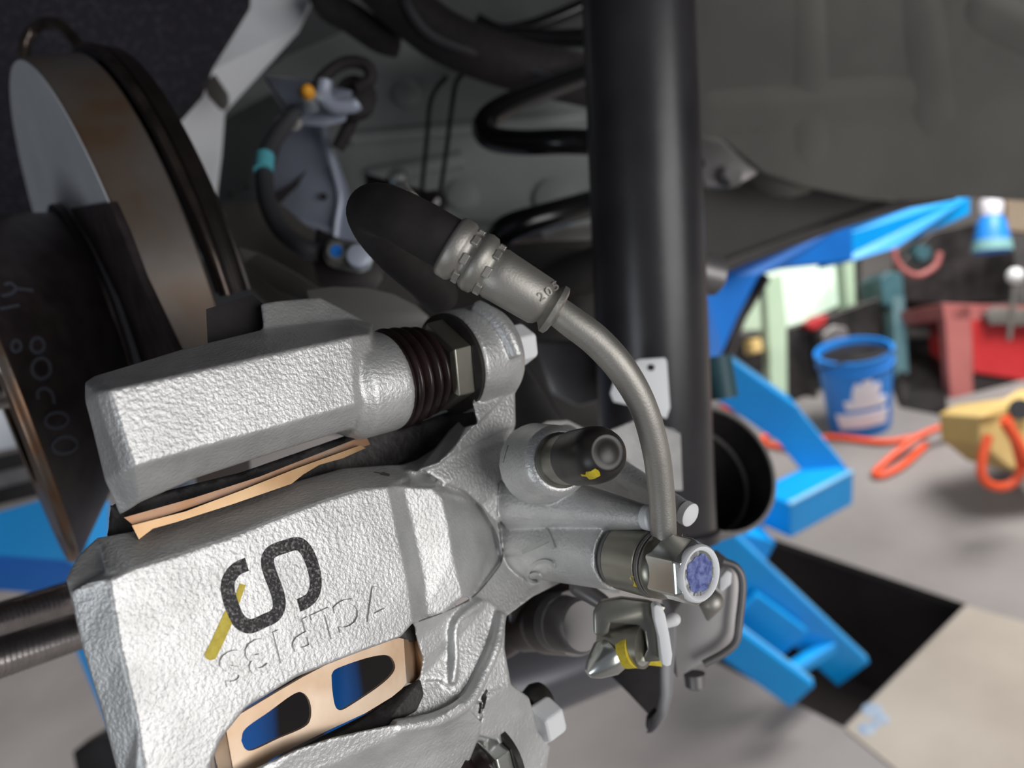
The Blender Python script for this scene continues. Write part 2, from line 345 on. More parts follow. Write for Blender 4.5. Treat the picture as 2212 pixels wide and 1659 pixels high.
# wire loop, clips, small fittings behind
wl = thing('brake_cable_loop', 'thin black hairpin cable loop hanging in front of the grey floor pan', 'cable', P(940, 170, .62))
obj('cable', MB().tube(smooth_path([P(x, y, .60) for x, y in [(965, 165), (940, 195), (928, 230), (922, 300), (914, 380), (910, 420), (900, 450)]]), .0018, 8), 'coil', wl)
obj('cable', MB().tube(smooth_path([P(x, y, .60) for x, y in [(1000, 160), (985, 180), (975, 240), (965, 320), (950, 420), (940, 450)]]), .0018, 8), 'coil', wl)
vc = thing('valve_clamp', 'small black clamp with two round bright bolts below the cable loop', 'clamp', P(900, 410, .58))
obj('clamp_body', MB().beam(P(790, 400, .585), P(950, 445, .585), V((0, .008, .0)), V((0, 0, .006))), 'darkmetal', vc, bevel=.003)
obj('pivot_ball', MB().rev(P(858, 385, .575), V((0, 0, 1)), [(-.008, .0001), (-.007, .005), (0, .008), (.007, .006)], 16), 'zinc', vc)
obj('pivot_ball', MB().rev(P(940, 437, .57), V((0, 0, 1)), [(-.008, .0001), (-.006, .006), (0, .009), (.007, .008)], 16), 'rubber', vc)
obj('bolt_tip', MB().rev(P(941, 434, .562), V((0, 0, 1)), [(0, .0001), (.001, .003), (.004, .003)], 12), 'white', vc)
obj('link_rod', MB().cone(P(862, 400, .57), P(905, 450, .57), .004, .004, 12), 'zinc', vc)
# coil spring
sp = thing('coil_spring', 'glossy black suspension coil spring behind the damper', 'spring', P(1300, 350, .55))
m = MB()
obj('coil', MB().tube(smooth_path([P(x, y, d) for x, y, d in [(1440, 120, .60), (1300, 150, .57), (1170, 195, .54), (1080, 235, .52), (1046, 268, .51), (1060, 298, .50), (1130, 308, .49), (1250, 306, .48), (1400, 320, .49), (1500, 360, .55)]]), .0076, 16), 'coil', sp, label='upper turn bent to a V')
obj('coil', MB().tube(smooth_path([P(x, y, d) for x, y, d in [(1500, 400, .58), (1340, 425, .53), (1200, 462, .50), (1100, 492, .49), (1085, 520, .50), (1150, 520, .55)]]), [.0085]*41, 16), 'coil', sp, label='lower turn with a bright streak')
obj('isolator', MB().tube(smooth_path([P(x, y, .60) for x, y in [(1180, 545), (1240, 525), (1330, 515)]]), .012, 14), 'flatarm', sp)
# upper arms
ua = thing('upper_control_arm', 'dark curved suspension arm crossing the top of the wheel housing', 'suspension arm', P(900, 60, .6))
obj('arm_tube', MB().tube(smooth_path([P(x, y, d) for x, y, d in [(800, -60, .55), (870, 10, .55), (960, 80, .56), (1080, 130, .57), (1200, 160, .58), (1330, 190, .6)]]), .018, 18), 'rubber', ua)
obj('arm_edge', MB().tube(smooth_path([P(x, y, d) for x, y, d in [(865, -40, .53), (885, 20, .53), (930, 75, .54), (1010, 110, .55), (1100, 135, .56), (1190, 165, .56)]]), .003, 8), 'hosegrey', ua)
obj('arm_branch', MB().tube(smooth_path([P(x, y, .57) for x, y in [(690, -40), (710, 10), (760, 40), (820, 80), (860, 90)]]), .011, 14), 'rubber', ua)
sb = thing('stabilizer_bar', 'black stabilizer bar passing behind the damper at the top', 'bar', P(1150, 60, .62))
obj('bar', MB().tube(smooth_path([P(x, y, .61) for x, y in [(1030, 45), (1080, 68), (1140, 60), (1210, 35), (1300, -5)]]), .006, 14), 'coil', sb)
obj('bar', MB().tube(smooth_path([P(x, y, .60) for x, y in [(1020, 105), (1100, 78), (1200, 84), (1320, 80)]]), .007, 14), 'coil', sb)
# sensor bracket assembly
br = thing('hose_bracket', 'zinc plated sheet bracket with an orange-marked fitting below the white panel', 'bracket', P(650, 220, .45))
obj('bracket_plate', MB().prism([P(*p) for p in [(567, 165, .46), (640, 168, .47), (700, 180, .46), (760, 195, .44), (745, 260, .43), (700, 272, .43), (640, 268, .44), (610, 240, .44)]], F*.002), 'bluegrey', br, bevel=.0005)
obj('bracket_flange', MB().prism([P(*p) for p in [(566, 165, .452), (576, 168, .445), (645, 262, .425), (636, 270, .43)]], F*.003), 'zinc', br, bevel=.0004)
obj('fitting', MB().cone(P(676, 222, .43), P(662, 200, .415), .0055, .0045, 14, False), 'zinc', br)
obj('marked_cap', MB().cone(P(668, 208, .42), P(664, 196, .412), .0042, .0035, 14), 'orange', br, label='orange paint-marked cap')
obj('bolt_end', MB().cone(P(604, 268, .425), P(632, 262, .43), .0035, .0055, 14), 'zinc', br)
obj('hook', MB().tube(smooth_path([P(x, y, .425) for x, y in [(702, 175), (700, 205), (720, 228), (760, 228), (772, 220)]]), .004, 12), 'bluegrey', br)
rb = thing('rubber_grommet', 'round black rubber grommet held in the hooked bracket', 'grommet', P(770, 210, .46))
obj('grommet_ring', MB().rev(P(768, 212, .455), V((.3, -.1, -1)), [(-.006, .008), (-.005, .0115), (.004, .0115), (.006, .008), (.006, .005)], 24), 'rubber', rb)
obj('wire', MB().tube(smooth_path([P(x, y, .44) for x, y in [(680, 200), (700, 165), (745, 135), (790, 140), (800, 170), (770, 190)]]), .0035, 10), 'rubber', rb)
obj('wire', MB().tube(smooth_path([P(x, y, .47) for x, y in [(770, 240), (750, 280), (730, 320)]]), .004, 10), 'rubber', rb)
gp = thing('pressed_support_bracket', 'blue-grey pressed steel support bracket behind the rubber brake hose', 'bracket', P(680, 420, .50))
obj('bracket_face', MB().prism([P(*p) for p in [(610, 300, .50), (650, 265, .50), (700, 275, .50), (722, 330, .49), (750, 405, .48), (756, 440, .48), (800, 560, .48), (700, 560, .49), (640, 500, .50), (590, 455, .51), (585, 380, .51)]], F*.003), 'bluegrey', gp, bevel=.001)
obj('bracket_edge', MB().tube(smooth_path([P(x, y, .482) for x, y in [(700, 275), (712, 330), (728, 390), (735, 430), (728, 480), (722, 540)]]), .0022, 8), 'bluegrey', gp)
obj('bracket_crease', MB().tube([P(600, 462, .50), P(720, 500, .485)], .002, 8), 'bluegrey', gp)
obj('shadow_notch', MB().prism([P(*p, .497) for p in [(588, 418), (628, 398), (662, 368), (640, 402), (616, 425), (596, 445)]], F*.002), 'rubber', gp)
obj('bracket_hole', MB().rev(P(698, 424, .487), F, [(0, .0022), (.002, .0022)], 14), 'rubber', gp)
bl = thing('flexible_brake_line', 'grey rubber line with one cyan band curving down to the clamp', 'hose', P(570, 350, .40))
obj('line', MB().tube(smooth_path([P(x, y, d) for x, y, d in [(640, 240, .43), (600, 290, .42), (575, 340, .41), (572, 400, .40), (582, 450, .39), (610, 500, .38), (655, 535, .37), (690, 545, .37)]]), .0044, 14), 'hosegrey', bl)
obj('colour_band', MB().tube([P(572, 338, .409), P(569, 370, .403)], .0049, 14), 'cyan', bl, label='cyan band')
pc = thing('hose_clamp', 'shiny zinc hose clamp with two round bosses on a black tab', 'clamp', P(740, 550, .36))
obj('tab', MB().prism([P(*p, .372) for p in [(682, 492), (700, 500), (735, 515), (810, 530), (830, 600), (800, 640), (690, 620), (672, 560)]], F*.004), 'darkmetal', pc, bevel=.001)
ctr = [P(728, 546, .36), P(775, 556, .355)]
ax = V((.12, -.1, -1)).normalized()
m = MB(); cc = []
for k in range(24):
    a = 2*math.pi*k/24; q = ctr[0] if math.cos(a) < 0 else ctr[1]; cc.append(q+CR*.0062*math.cos(a)*1.0-CU*.0066*math.sin(a))
obj('clamp_plate', m.prism(cc, F*.004), 'zinc', pc, bevel=.0008)
obj('boss', MB().rev(ctr[0], -ax, [(-.003, .0030), (-.003, .0042), (.001, .0046)], 20), 'zinc', pc)
obj('bore', MB().rev(ctr[0], -ax, [(-.0034, .0026), (-.0032, .0028), (.001, .0028)], 20), 'liftdark', pc)
obj('boss', MB().rev(ctr[1], -ax, [(-.004, .0036), (-.0035, .0050), (.001, .0050)], 20), 'bluegrey', pc)
# suspension link parts
tl = thing('suspension_link', 'flat grey-brown suspension link running under the hose clamp', 'suspension arm', P(600, 580, .36))
obj('link_bar', MB().prism([P(*p) for p in [(512, 532, .36), (560, 545, .36), (640, 590, .34), (735, 655, .31), (690, 665, .31), (600, 630, .34), (525, 570, .36)]], F*.006), 'flatarm', tl, bevel=.001)
obj('link_body', slab([(480, 440), (600, 435), (640, 470), (760, 560), (900, 610), (900, 760), (640, 720), (520, 600)], .42, .02), 'knuckle', tl)
kd = thing('knuckle_disc', 'rounded brown-grey plate behind the bracket and rubber boot', 'knuckle', P(800, 680, .3))
obj('disc_plate', MB().prism([P(x, y, .27) for x, y in [(660, 625), (720, 618), (790, 620), (850, 634), (900, 660), (925, 682), (915, 700), (870, 720), (760, 730), (680, 690)]], F*.008), 'flatarm', kd, bevel=.0015)
ta = thing('rear_suspension_arm', 'large dull brown cast suspension arm between the hose ferrule and the damper', 'suspension arm', P(1150, 650, .42))
obj('arm_casting', slab([(900, 560), (1050, 530), (1180, 520), (1330, 515), (1360, 700), (1360, 920), (1180, 930), (1100, 760), (900, 680)], .47, .03), 'knuckle', ta, bevel=.004)
obj('arm_rib', MB().tube(smooth_path([P(*p) for p in [(1120, 700, .45), (1200, 620, .45), (1330, 560, .45)]]), .012, 14), 'knuckle', ta)
obj('arm_bore', MB().prism([P(x, y, .445) for x, y in [(1140, 600), (1240, 600), (1270, 650), (1230, 680), (1150, 640)]], F*.01), 'knuckle', ta, bevel=.002)
obj('arm_flange', MB().prism([P(x, y, .42) for x, y in [(1150, 735), (1340, 735), (1350, 850), (1250, 880), (1190, 850)]], F*.01), 'bracket', ta, bevel=.003)
obj('arm_black_web', MB().prism([P(x, y, .36) for x, y in [(1115, 770), (1135, 780), (1170, 830), (1215, 905), (1230, 950), (1095, 980), (1100, 880)]], F*.02), 'darkmetal', ta, bevel=.002)  # black lower piece of the arm
# white paper tag
tg = thing('white_identification_tag', 'small white plate with one hole beside the damper behind the steel pipe', 'tag', P(1400, 830, .34))
obj('tag_plate', MB().prism([P(x, y, .335) for x, y in [(1330, 810), (1380, 776), (1436, 772), (1441, 780), (1448, 880), (1440, 905), (1380, 880), (1325, 868), (1318, 850)]], F*.0015), 'white', tg, bevel=.0004)
obj('tag_hole', MB().rev(P(1407, 794, .3345), F, [(0, .0014), (.0004, .0014)], 14), 'rubber', tg)
obj('tag_strip', MB().prism([P(x, y, .335) for x, y in [(1447, 925), (1460, 930), (1462, 1010), (1452, 1012)]], F*.0015), 'white', tg)

# ================================================================== DAMPER
sh = thing('shock_absorber', 'tall glossy black damper tube standing behind the brake pipe', 'shock absorber', P(1440, 1150, .38))
a = P(1362, -420, .385); b = P(1425, 1180, .385); dd = b-a
obj('damper_tube', MB().rev(a, dd, [(0, .0268), (dd.length*.98, .0268), (dd.length, .022)], 48), 'shock', sh)
obj('weld_bead', MB().rev(a+dd*.985, dd, [(-.004, .0265), (-.002, .0285), (.002, .0285), (.004, .025)], 40), 'shock', sh)
obj('bush_eye', MB().rev(P(1522, 590, .42), V((1, .2, .3)), [(-.008, .006), (-.008, .0105), (.007, .0105), (.009, .008), (.009, .003)], 28), 'bracket', sh)
obj('upper_clamp', MB().prism([P(x, y, .70) for x, y in [(1500, 290), (1560, 300), (1600, 340), (1640, 372), (1600, 395), (1560, 402), (1500, 400)]], F*.01), 'bracket', sh, bevel=.002)
obj('clamp_nut', MB().rev(P(1582, 378, .69), F, [(-.004, .008), (.004, .011)], 6), 'bracket', sh, smooth=False)
cp = thing('spring_seat_cup', 'round grey pressed cup with a dark hollow at the foot of the damper', 'spring seat', P(1560, 1030, .42))
cx = V((.30, -.42, -.85)).normalized(); c0 = P(1545, 1012, .44)
rr = .0375
obj('cup_shell', MB().rev(c0, cx, [(-.045, .012), (-.040, .028), (-.020, rr*.96), (0, rr), (.0012, rr), (.0012, rr-.002), (-.018, rr*.96-.003), (-.036, .024), (-.038, .0)], 56, caps=False), 'cup', cp)
obj('cup_inside', MB().rev(c0-cx*.0015, cx, [(-.036, .001), (-.034, .022), (-.018, rr*.96-.0035), (.0015, rr-.0024)], 48, caps=False), 'rubber', cp, label='black hollow')
obj('drain_pipe', MB().tube([P(1545, 770, .5), P(1560, 860, .5)], .010, 14), 'tealpost', cp, label='teal-tinted rim')

# ================================================================== ROTOR AND SHIELD
rn = V(Vector((.78282595, -.31437226, .53698567)).normalized()); rc = CAM+V(Vector((-.25479, -.04075, .49696))*.75); RR = .1125
uu = rn.cross(F).normalized(); vv = rn.cross(uu)
rot = thing('brake_disc', 'rusty brake disc with a black painted centre hat at the left', 'brake disc', rc)
obj('friction_face', MB().rev(rc, rn, [(-.0002, .049), (-.0002, RR-.001), (.004, RR-.001), (.004, .049)], 160, caps=False), 'discface', rot, label='grey machined face')
obj('disc_rim', MB().rev(rc, rn, [(.0002, .05), (.0002, RR-.0009), (.001, RR), (.0215, RR), (.0225, RR-.001), (.0225, .05)], 180, caps=False), 'rust', rot, label='tan rusty rim')
ec = CAM+V((-.19993617, .00587793, .32187977))
def circ(c, r, n=140): return [c+(uu*math.cos(2*math.pi*k/n)+vv*math.sin(2*math.pi*k/n))*r for k in range(n)]
def hat_secs(lst): return [circ(rc.lerp(ec, t)-rn*o, r) for t, r, o in lst]
hat = obj('disc_hat', MB().loft(hat_secs([(-.05, .049, 0), (0, .049, 0), (.1, .0515, 0), (.5, .0615, 0), (.97, .0695, 0), (1, .0692, 0)]), closed=False), 'hat', rot, label='black painted hat with stamped numbers')
obj('hat_ridge', MB().rev(rc, rn, [(-.0045, .0500), (-.0042, .0528), (-.0024, .0532), (-.0016, .0510)], 140, caps=False), 'shield', rot)
for o_ in (-.0041, -.0022): obj('ridge_highlight', MB().tube(circ(rc+rn*o_, .0531, 100)+[circ(rc+rn*o_, .0531, 100)[0]], .0004, 8), 'lip', rot)
obj('hat_edge', MB().loft(hat_secs([(.985, .0692, 0), (1, .0700, 0), (1, .0700, .0016), (1, .0690, .0030), (1, .0640, .0032), (1, .0600, .0020), (1, .0570, .0032), (1, .035, .0032)]), closed=False), 'brightrust', rot, label='orange rusty outer edge')
bhat = bvh_of(hat)
def RP(x, y, o): r = ray(x, y); c_ = rc-rn*o-CAM; return CAM+r*(c_.dot(rn)/r.dot(rn))
hat_fill = thing('dark_hat_filler', 'added dark plate covering the disc face beside the hat', 'filler plate', RP(270, 600, .004))
obj('filler_plate', MB().prism([RP(x, y, .0035) for x, y in [(150, 450), (180, 446), (234, 438), (262, 500), (300, 600), (372, 752), (430, 860), (345, 900), (306, 790), (258, 650), (198, 530)]], rn*.003), 'hat', hat_fill, bevel=.0005)  # added dark plate, fills the dark area between hat and rim
def oval(cx_, cy_, rx, ry, rot_=0, n=14):
    o = []
    for k in range(n+1):
        a = 2*math.pi*k/n; x = rx*math.cos(a); y = ry*math.sin(a); o.append((cx_+x*math.cos(rot_)-y*math.sin(rot_), cy_+x*math.sin(rot_)+y*math.cos(rot_)))
    return o
for pts in [oval(121, 908, 25, 17, -.15), oval(138, 962, 27, 18, -.15), [(82, 862), (80, 846), (96, 838), (112, 850), (116, 872)], oval(88, 796, 20, 22, 0), oval(80, 746, 14, 16, 0), oval(34, 748, 10, 12, 0), [(4, 640), (22, 636), (34, 624), (22, 612), (10, 616)], [(34, 624), (70, 628)], [(0, 668), (40, 660)]]:
    obj('stamped_number', stroke(bhat, pts, .0006, .0004), 'stamp', rot)
# dust shield
sd = thing('dust_shield', 'dark steel dust shield with a highlight-toned rolled lip around the brake disc', 'dust shield', rc+rn*.04)
def ang_at(x, y, h, r):
    best = (1e9, 0)
    for k in range(720):
        a = k*math.pi/360; p = rc+rn*h+(uu*math.cos(a)+vv*math.sin(a))*r; q = p-CAM; z = q.dot(F)
        e = (q.dot(CR)/z*FPX+CX-x)**2+(-q.dot(CU)/z*FPX+CY-y)**2
        if e < best[0]: best = (e, a)
    return best[1]
def band(prof, a0, a1, seg=90):
    m = MB(); secs = []
    for k in range(seg+1):
        a = a0+(a1-a0)*k/seg; e = uu*math.cos(a)+vv*math.sin(a)
        secs.append([rc+rn*h+e*r for h, r in prof])
    return m.loft(secs)
aE = ang_at(495, 640, .037, RR); aS = ang_at(170, 60, .036, RR)
dA = (aS-aE+math.pi) % (2*math.pi)-math.pi; aS2 = aE+dA*1.5
obj('shield_skirt', band([(.0240, RR), (.0250, RR+.002), (.032, RR+.002), (.0345, RR+.001), (.0345, RR-.002), (.0315, RR), (.025, RR)], aE, aS2), 'shield', sd)
obj('shield_plate', band([(.0345, RR+.001), (.0355, RR+.001), (.0355, .07), (.0345, .07)], aE, aS2), 'shield', sd)
for h_, r_, k_ in ((.0262, .0016, 'lip'), (.0290, .0008, 'shield')):
    obj('rolled_lip', MB().tube([rc+rn*h_+(uu*math.cos(aE+(aS2-aE)*k/90)+vv*math.sin(aE+(aS2-aE)*k/90))*(RR+.0022) for k in range(91)], r_, 10), k_, sd)
obj('shield_collar', MB().tube(smooth_path([P(*p) for p in [(55, 150, .43), (54, 95, .43), (75, 62, .43), (105, 48, .42), (140, 62, .41), (180, 115, .40), (215, 190, .39), (245, 270, .38), (300, 370, .37)]]), .0030, 12), 'lip', sd, label='shiny loop above the disc')
# wheel studs
def stud(name, p, q, r, pitch, par):
    d = q-p; l = d.length; n = int(l/pitch); pr = [(0, r*.80)]
    for k in range(n): pr += [(k*pitch, r*.86), (k*pitch+pitch*.45, r), (k*pitch+pitch*.6, r), ((k+.98)*pitch, r*.86)]
    pr += [(l, r*.8)]
    return obj(name, MB().rev(p, d, pr, 28), 'stud', par, ang=60)
hub = thing('wheel_hub', 'wheel hub whose threaded steel wheel studs stick out to the left', 'wheel hub', P(100, 1300, .27))
for (a, b) in [((240, 1340, .285), (-60, 1440, .235)), ((200, 1275, .315), (-60, 1358, .27)), ((28, 846, .33), (-60, 862, .315))]:
    stud('wheel_stud', P(*a), P(*b), .0062, .0020, hub)
obj('hub_cap', MB().rev(P(-34, 800, .32), -rn, [(0, .012), (.012, .012), (.014, .010), (.014, .001)], 28), 'chrome', hub)
obj('hub_flange', MB().rev(ec-rn*.001, rn, [(0, .001), (0, .036), (.008, .036), (.008, .001)], 64, caps=False), 'rust', hub)

# ================================================================== CALIPER CASTING
def sx(x):          # distance along the guide pin axis at image column x
    a = pin0-CAM; k = (x-CX)/FPX; return (k*a.dot(F)-a.dot(CR))/(L.dot(CR)-k*L.dot(F))
def patch(m, pts, th=.016, n_=0):
    q = [Q(*p) for p in pts]; c = sum((p-CAM for p in q), Vector()).normalized()
    m.prism(q, c*th); return m
def ball(m, p, r): return m.rev(p, L, [(-r*math.cos(math.pi*k/8), r*math.sin(math.pi*k/8)) for k in range(9)], 16, caps=False)
cal = thing('brake_caliper', 'silver cast brake caliper with a black letter S and a yellow paint stroke', 'brake caliper', Q(850, 1250, -10))
m = MB()
# outer face with the S
patch(m, [(236, 1250, 0), (290, 1225, 0), (400, 1192, 0), (500, 1158, 0), (600, 1118, 0), (700, 1080, 0), (780, 1056, 0), (838, 1050, 0), (858, 1150, 0), (880, 1250, 0), (893, 1345, -.3), (866, 1376, 0), (760, 1415, 0), (640, 1463, 0), (530, 1530, 0), (478, 1595, 0), (455, 1650, 0), (470, 1760, 0), (330, 1760, 0), (300, 1560, 0), (262, 1400, 0)], .018)
patch(m, [(150, 1278, -7), (190, 1258, -2.4), (240, 1250, .1), (262, 1400, .1), (300, 1560, .1), (332, 1760, .1), (285, 1760, -3), (262, 1700, -7), (215, 1520, -7), (175, 1390, -7)], .014)
patch(m, [(142, 1252, -9), (168, 1200, -12), (212, 1160, -13), (300, 1190, -6), (290, 1226, 0), (236, 1252, 0), (190, 1262, -2.5), (150, 1282, -7)], .010)
# upward-facing flank above it
patch(m, [(212, 1162, -13), (330, 1140, -13), (480, 1096, -13), (640, 1040, -13), (740, 1012, -13), (835, 1005, -13), (900, 1004, -12), (880, 1030, -7), (840, 1052, -.2), (780, 1057, 0), (700, 1081, 0), (600, 1119, 0), (500, 1159, 0), (400, 1193, 0), (290, 1227, 0), (225, 1235, -2)], .012)
patch(m, [(835, 1005, -13), (905, 1003, -12), (960, 1040, -6), (1010, 1080, -7), (960, 1064, -3), (880, 1053, -3), (838, 1052, 0)], .012)
# groove and bright pad
patch(m, [(838, 1050, 0), (872, 1054, -3.6), (893, 1150, -3.8), (915, 1250, -4), (925, 1335, -4), (893, 1346, -.3), (880, 1250, 0), (858, 1150, 0)], .014)
patch(m, [(868, 1052, -3.4), (930, 1052, -2.6), (955, 1075, -2.6), (968, 1130, -2.6), (978, 1200, -2.8), (1000, 1290, -3.2), (960, 1322, -3.6), (905, 1342, -4), (912, 1250, -4), (890, 1150, -3.8)], .014)
patch(m, [(930, 1052, -2.6), (985, 1052, -7), (1030, 1090, -9.5), (1072, 1150, -11), (1084, 1212, -11), (1022, 1290, -7), (1000, 1291, -3.2), (978, 1200, -2.8), (968, 1130, -2.6), (955, 1075, -2.6)], .012)
# arm up to the pin eye
patch(m, [(1030, 770, -1), (1012, 800, -2), (1028, 850, -1), (1020, 868, -2), (1032, 915, -1), (1003, 922, -3), (985, 960, -2), (945, 1000, -2), (905, 1012, -5), (960, 1045, -4), (1005, 1062, -5), (1040, 1095, -6), (1072, 1150, -8), (1084, 1200, -8), (1078, 1130, -6), (1076, 1060, -5), (1086, 1005, -4), (1106, 948, -3), (1114, 915, -2), (1112, 832, -2), (1130, 800, -3), (1136, 770, -4)], .014)
patch(m, [(1006, 930, -3), (988, 965, -2), (948, 1004, -2), (900, 1020, -5), (850, 1010, -14), (900, 994, -14), (940, 968, -15), (970, 930, -15), (992, 910, -13)], .010)
pin0 = Q(834, 822, -9)
s0, s1 = sx(974), sx(1066)
m.rev(pin0, L, [(s0, .0126), (s0+.0008, .0134), (s1-.002, .0134), (s1, .0122)], 48)
sm_ = s0*.42+s1*.58
m.tube([pin0+L*(sm_-.0012+.0026*k/12)+(N*math.cos(t)-T*math.sin(t))*.0139 for k, t in [(k, math.radians(62-72*k/12)) for k in range(13)]], .0021, 12)
# lower web beside the window
patch(m, [(893, 1345, -2), (960, 1322, -4), (1022, 1292, -5.5), (1060, 1300, -6), (1092, 1332, -6), (1090, 1400, -5), (1104, 1478, -5), (1060, 1520, -5), (1000, 1510, -4.5), (950, 1470, -5), (905, 1468, -5.5), (912, 1425, -4.5), (900, 1385, -4)], .013)
m.tube(smooth_path([Q(1082, 1325, -5.5), Q(1070, 1390, -4), Q(1045, 1450, -3.4), Q(1008, 1515, -2.4), Q(940, 1555, -1.8), Q(850, 1572, -1.6)]), [.0016]*8+[.0018]*33, 12)
m.tube(smooth_path([Q(1040, 1300, -5.6), Q(985, 1345, -4.4), Q(982, 1420, -4.6), Q(975, 1475, -5)]), .0012, 10)
patch(m, [(905, 1462, -6), (1000, 1500, -5), (1060, 1510, -6), (1050, 1605, -8), (950, 1570, -5), (850, 1580, -4), (840, 1535, -8), (870, 1500, -8)], .012)
# lower lobe
patch(m, [(490, 1690, -2), (560, 1655, -1), (640, 1618, 0), (720, 1592, 0), (830, 1568, 0), (940, 1552, 0), (1000, 1515, 0), (1040, 1560, -4), (1032, 1600, -6), (1000, 1680, -8), (990, 1760, -8), (480, 1760, -2)], .018)
# lower arm and eye
patch(m, [(1040, 1520, -4), (1070, 1480, -5), (1104, 1478, -5), (1142, 1505, -7), (1152, 1540, -8), (1162, 1580, -9), (1188, 1612, -10), (1182, 1650, -10), (1180, 1760, -12), (1088, 1760, -9), (1085, 1660, -8), (1075, 1600, -7), (1040, 1590, -6)], .014)
# cylinder housing to the right
patch(m, [(1104, 952, -10), (1130, 938, -12), (1180, 908, -16), (1226, 906, -19), (1292, 940, -22), (1350, 985, -24), (1400, 1050, -24), (1400, 1130, -22), (1350, 1170, -19), (1340, 1282, -17), (1262, 1278, -15), (1226, 1252, -10), (1150, 1290, -7), (1094, 1332, -6), (1022, 1293, -6), (1084, 1208, -9), (1072, 1150, -8.5), (1076, 1060, -7.5), (1086, 1005, -7)], .016)
patch(m, [(1280, 944, -31), (1386, 900, -31), (1470, 935, -31), (1475, 1060, -31), (1400, 1060, -31), (1330, 1000, -31)], .012)
banj0 = P(1340, 1200, .1890); banj1 = P(1517, 1240, .1690); bd = (banj1-banj0).normalized()
m.cone(banj0-bd*.060, banj0-bd*.0006, .0135, .0083, 48, False)
# bleeder seat, ribs with white ends
bl0 = P(1205, 995, .1845); bl1 = P(1318, 978, .1620); bld = (bl1-bl0).normalized()
m.rev(bl0, bld, [(-.012, .010), (-.004, .0088), (.0, .0083), (.0012, .0070)], 36)
m.cone(P(1130, 1079, .2120), P(1404, 1118, .1790), .0092, .0026, 28, False)
m.cone(P(1210, 970, .2260), P(1486, 1110, .190), .0075, .0026, 28, False)
casting = obj('caliper_casting', m, 'cast', cal, remesh=.00042, sm=5, label='rough zinc-silver casting')
bc = bvh_of(casting)
# paint and letters
Spts = [(533, 1219), (508, 1231), (492, 1256), (494, 1286), (505, 1320), (518, 1343), (541, 1354), (570, 1341), (594, 1330), (604, 1306), (597, 1274), (584, 1240), (577, 1212), (586, 1192), (618, 1180), (646, 1174), (666, 1196), (680, 1238), (681, 1273), (668, 1296), (645, 1308)]
obj('painted_letter', stroke(bc, Spts, .00145, .00016, n=5), 'blackink', casting, label='black letter S')
obj('paint_stroke', stroke(bc, [(524, 1262), (512, 1295), (497, 1325), (470, 1385), (450, 1425)], [.0007, .0008, .0013, .0013, .0004], .00012), 'yellow', casting, label='yellow paint stroke')
a = Q(815, 1262, 0); b = Q(468, 1418, 0); xd = (b-a).normalized(); yd = -(N.cross(xd))
yd = yd if yd.dot(T) > 0 else -yd
obj('cast_lettering', text_mb('7CLP13S', a, xd, yd, (b-a).length, .0066, .0011), 'cast', casting, label='raised letters 7CLP13S, upside down', bevel=0)
for ch, lines_ in (('6', [[(1197, 1226), (1193, 1214), (1172, 1211), (1152, 1221), (1140, 1238), (1141, 1252), (1151, 1259), (1164, 1254), (1169, 1244), (1160, 1236), (1147, 1240)]]), ('1', [[(1179, 1143), (1188, 1160), (1198, 1184)], [(1188, 1166), (1160, 1179), (1131, 1191)]])):
    for ln in lines_: obj('cast_number', stroke(bc, ln, .00055, .0005), 'cast2', casting, label='raised number '+ch)
for (x, y, a, r1, nm) in [(1408, 1116, P(1404, 1118, .1790), .0026, 'rib_end'), (1489, 1109, P(1486, 1110, .190), .0026, 'rib_end')]:
    d_ = (P(1404, 1118, .179)-P(1210, 1090, .2)).normalized() if x < 1450 else (P(1486, 1110, .190)-P(1290, 1010, .212)).normalized()
    obj(nm, MB().rev(a, d_, [(-.001, r1*1.12), (.0008, r1*1.12), (.0012, r1*.9), (.0012, .0001)], 20), 'white', casting, label='rib end with its highlight painted white')
obj('paint_dab', MB().rev(P(1411, 1108, .1770), (P(1404, 1118, .179)-P(1210, 1090, .2)), [(0, .0014), (.0003, .0012)], 14), 'teal', casting, label='teal paint dab')
sl = [(1052, 1490), (1046, 1502), (1040, 1520), (1035, 1541)]
obj('cast_slot', stroke(bc, sl, [.0004, .0009, .0009, .0004], .0001), 'cap', casting, label='narrow dark slot')
obj('parting_line', stroke(bc, [(1098, 962), (1086, 1005), (1076, 1060), (1074, 1110), (1082, 1170), (1086, 1208), (1062, 1245), (1022, 1290), (960, 1322), (905, 1342)], .00014, .00008), 'bracket', cal)

# ================================================================== BRACKET
bk = thing('caliper_bracket', 'pale silver caliper bracket bar above the letter S with a rubber-booted guide pin', 'caliper bracket', Q(500, 900, -8))
def sec(tb, lt, lb, cb):
    q = [Q(*tb), Q(*lt), Q(*lb), Q(*cb)]; r1 = (q[3]-CAM).normalized(); r0 = (q[0]-CAM).normalized()
    return q+[q[3]+r1*.012, q[0]+r0*.012]
m = MB()
m.loft([sec((184, 826, -11), (184, 868, -8), (226, 1040, -8), (258, 1112, -12)),
        sec((205, 812, -13), (206, 850, -1.5), (262, 1020, -1.5), (280, 1100, -9)),
        sec((240, 802, -14), (236, 842, 2), (290, 1007, 2), (302, 1085, -6)),
        sec((400, 753, -15), (400, 806, 2), (420, 970, 2), (425, 1032, -6)),
        sec((564, 713, -15), (560, 770, 2), (585, 925, 2), (590, 978, -6)),
        sec((760, 690, -14), (760, 727, 2), (765, 873, 2), (768, 922, -5)),
        sec((806, 700, -13), (800, 722, 0), (808, 865, 0), (806, 912, -5))])
m.rev(pin0, L, [(-.014, .010), (-.0105, .0118), (-.001, .0121), (0, .0116)], 40)
patch(m, [(562, 656, -18), (600, 650, -18), (690, 642, -18), (730, 662, -17), (806, 702, -14), (806, 730, -12), (570, 730, -14)], .004)
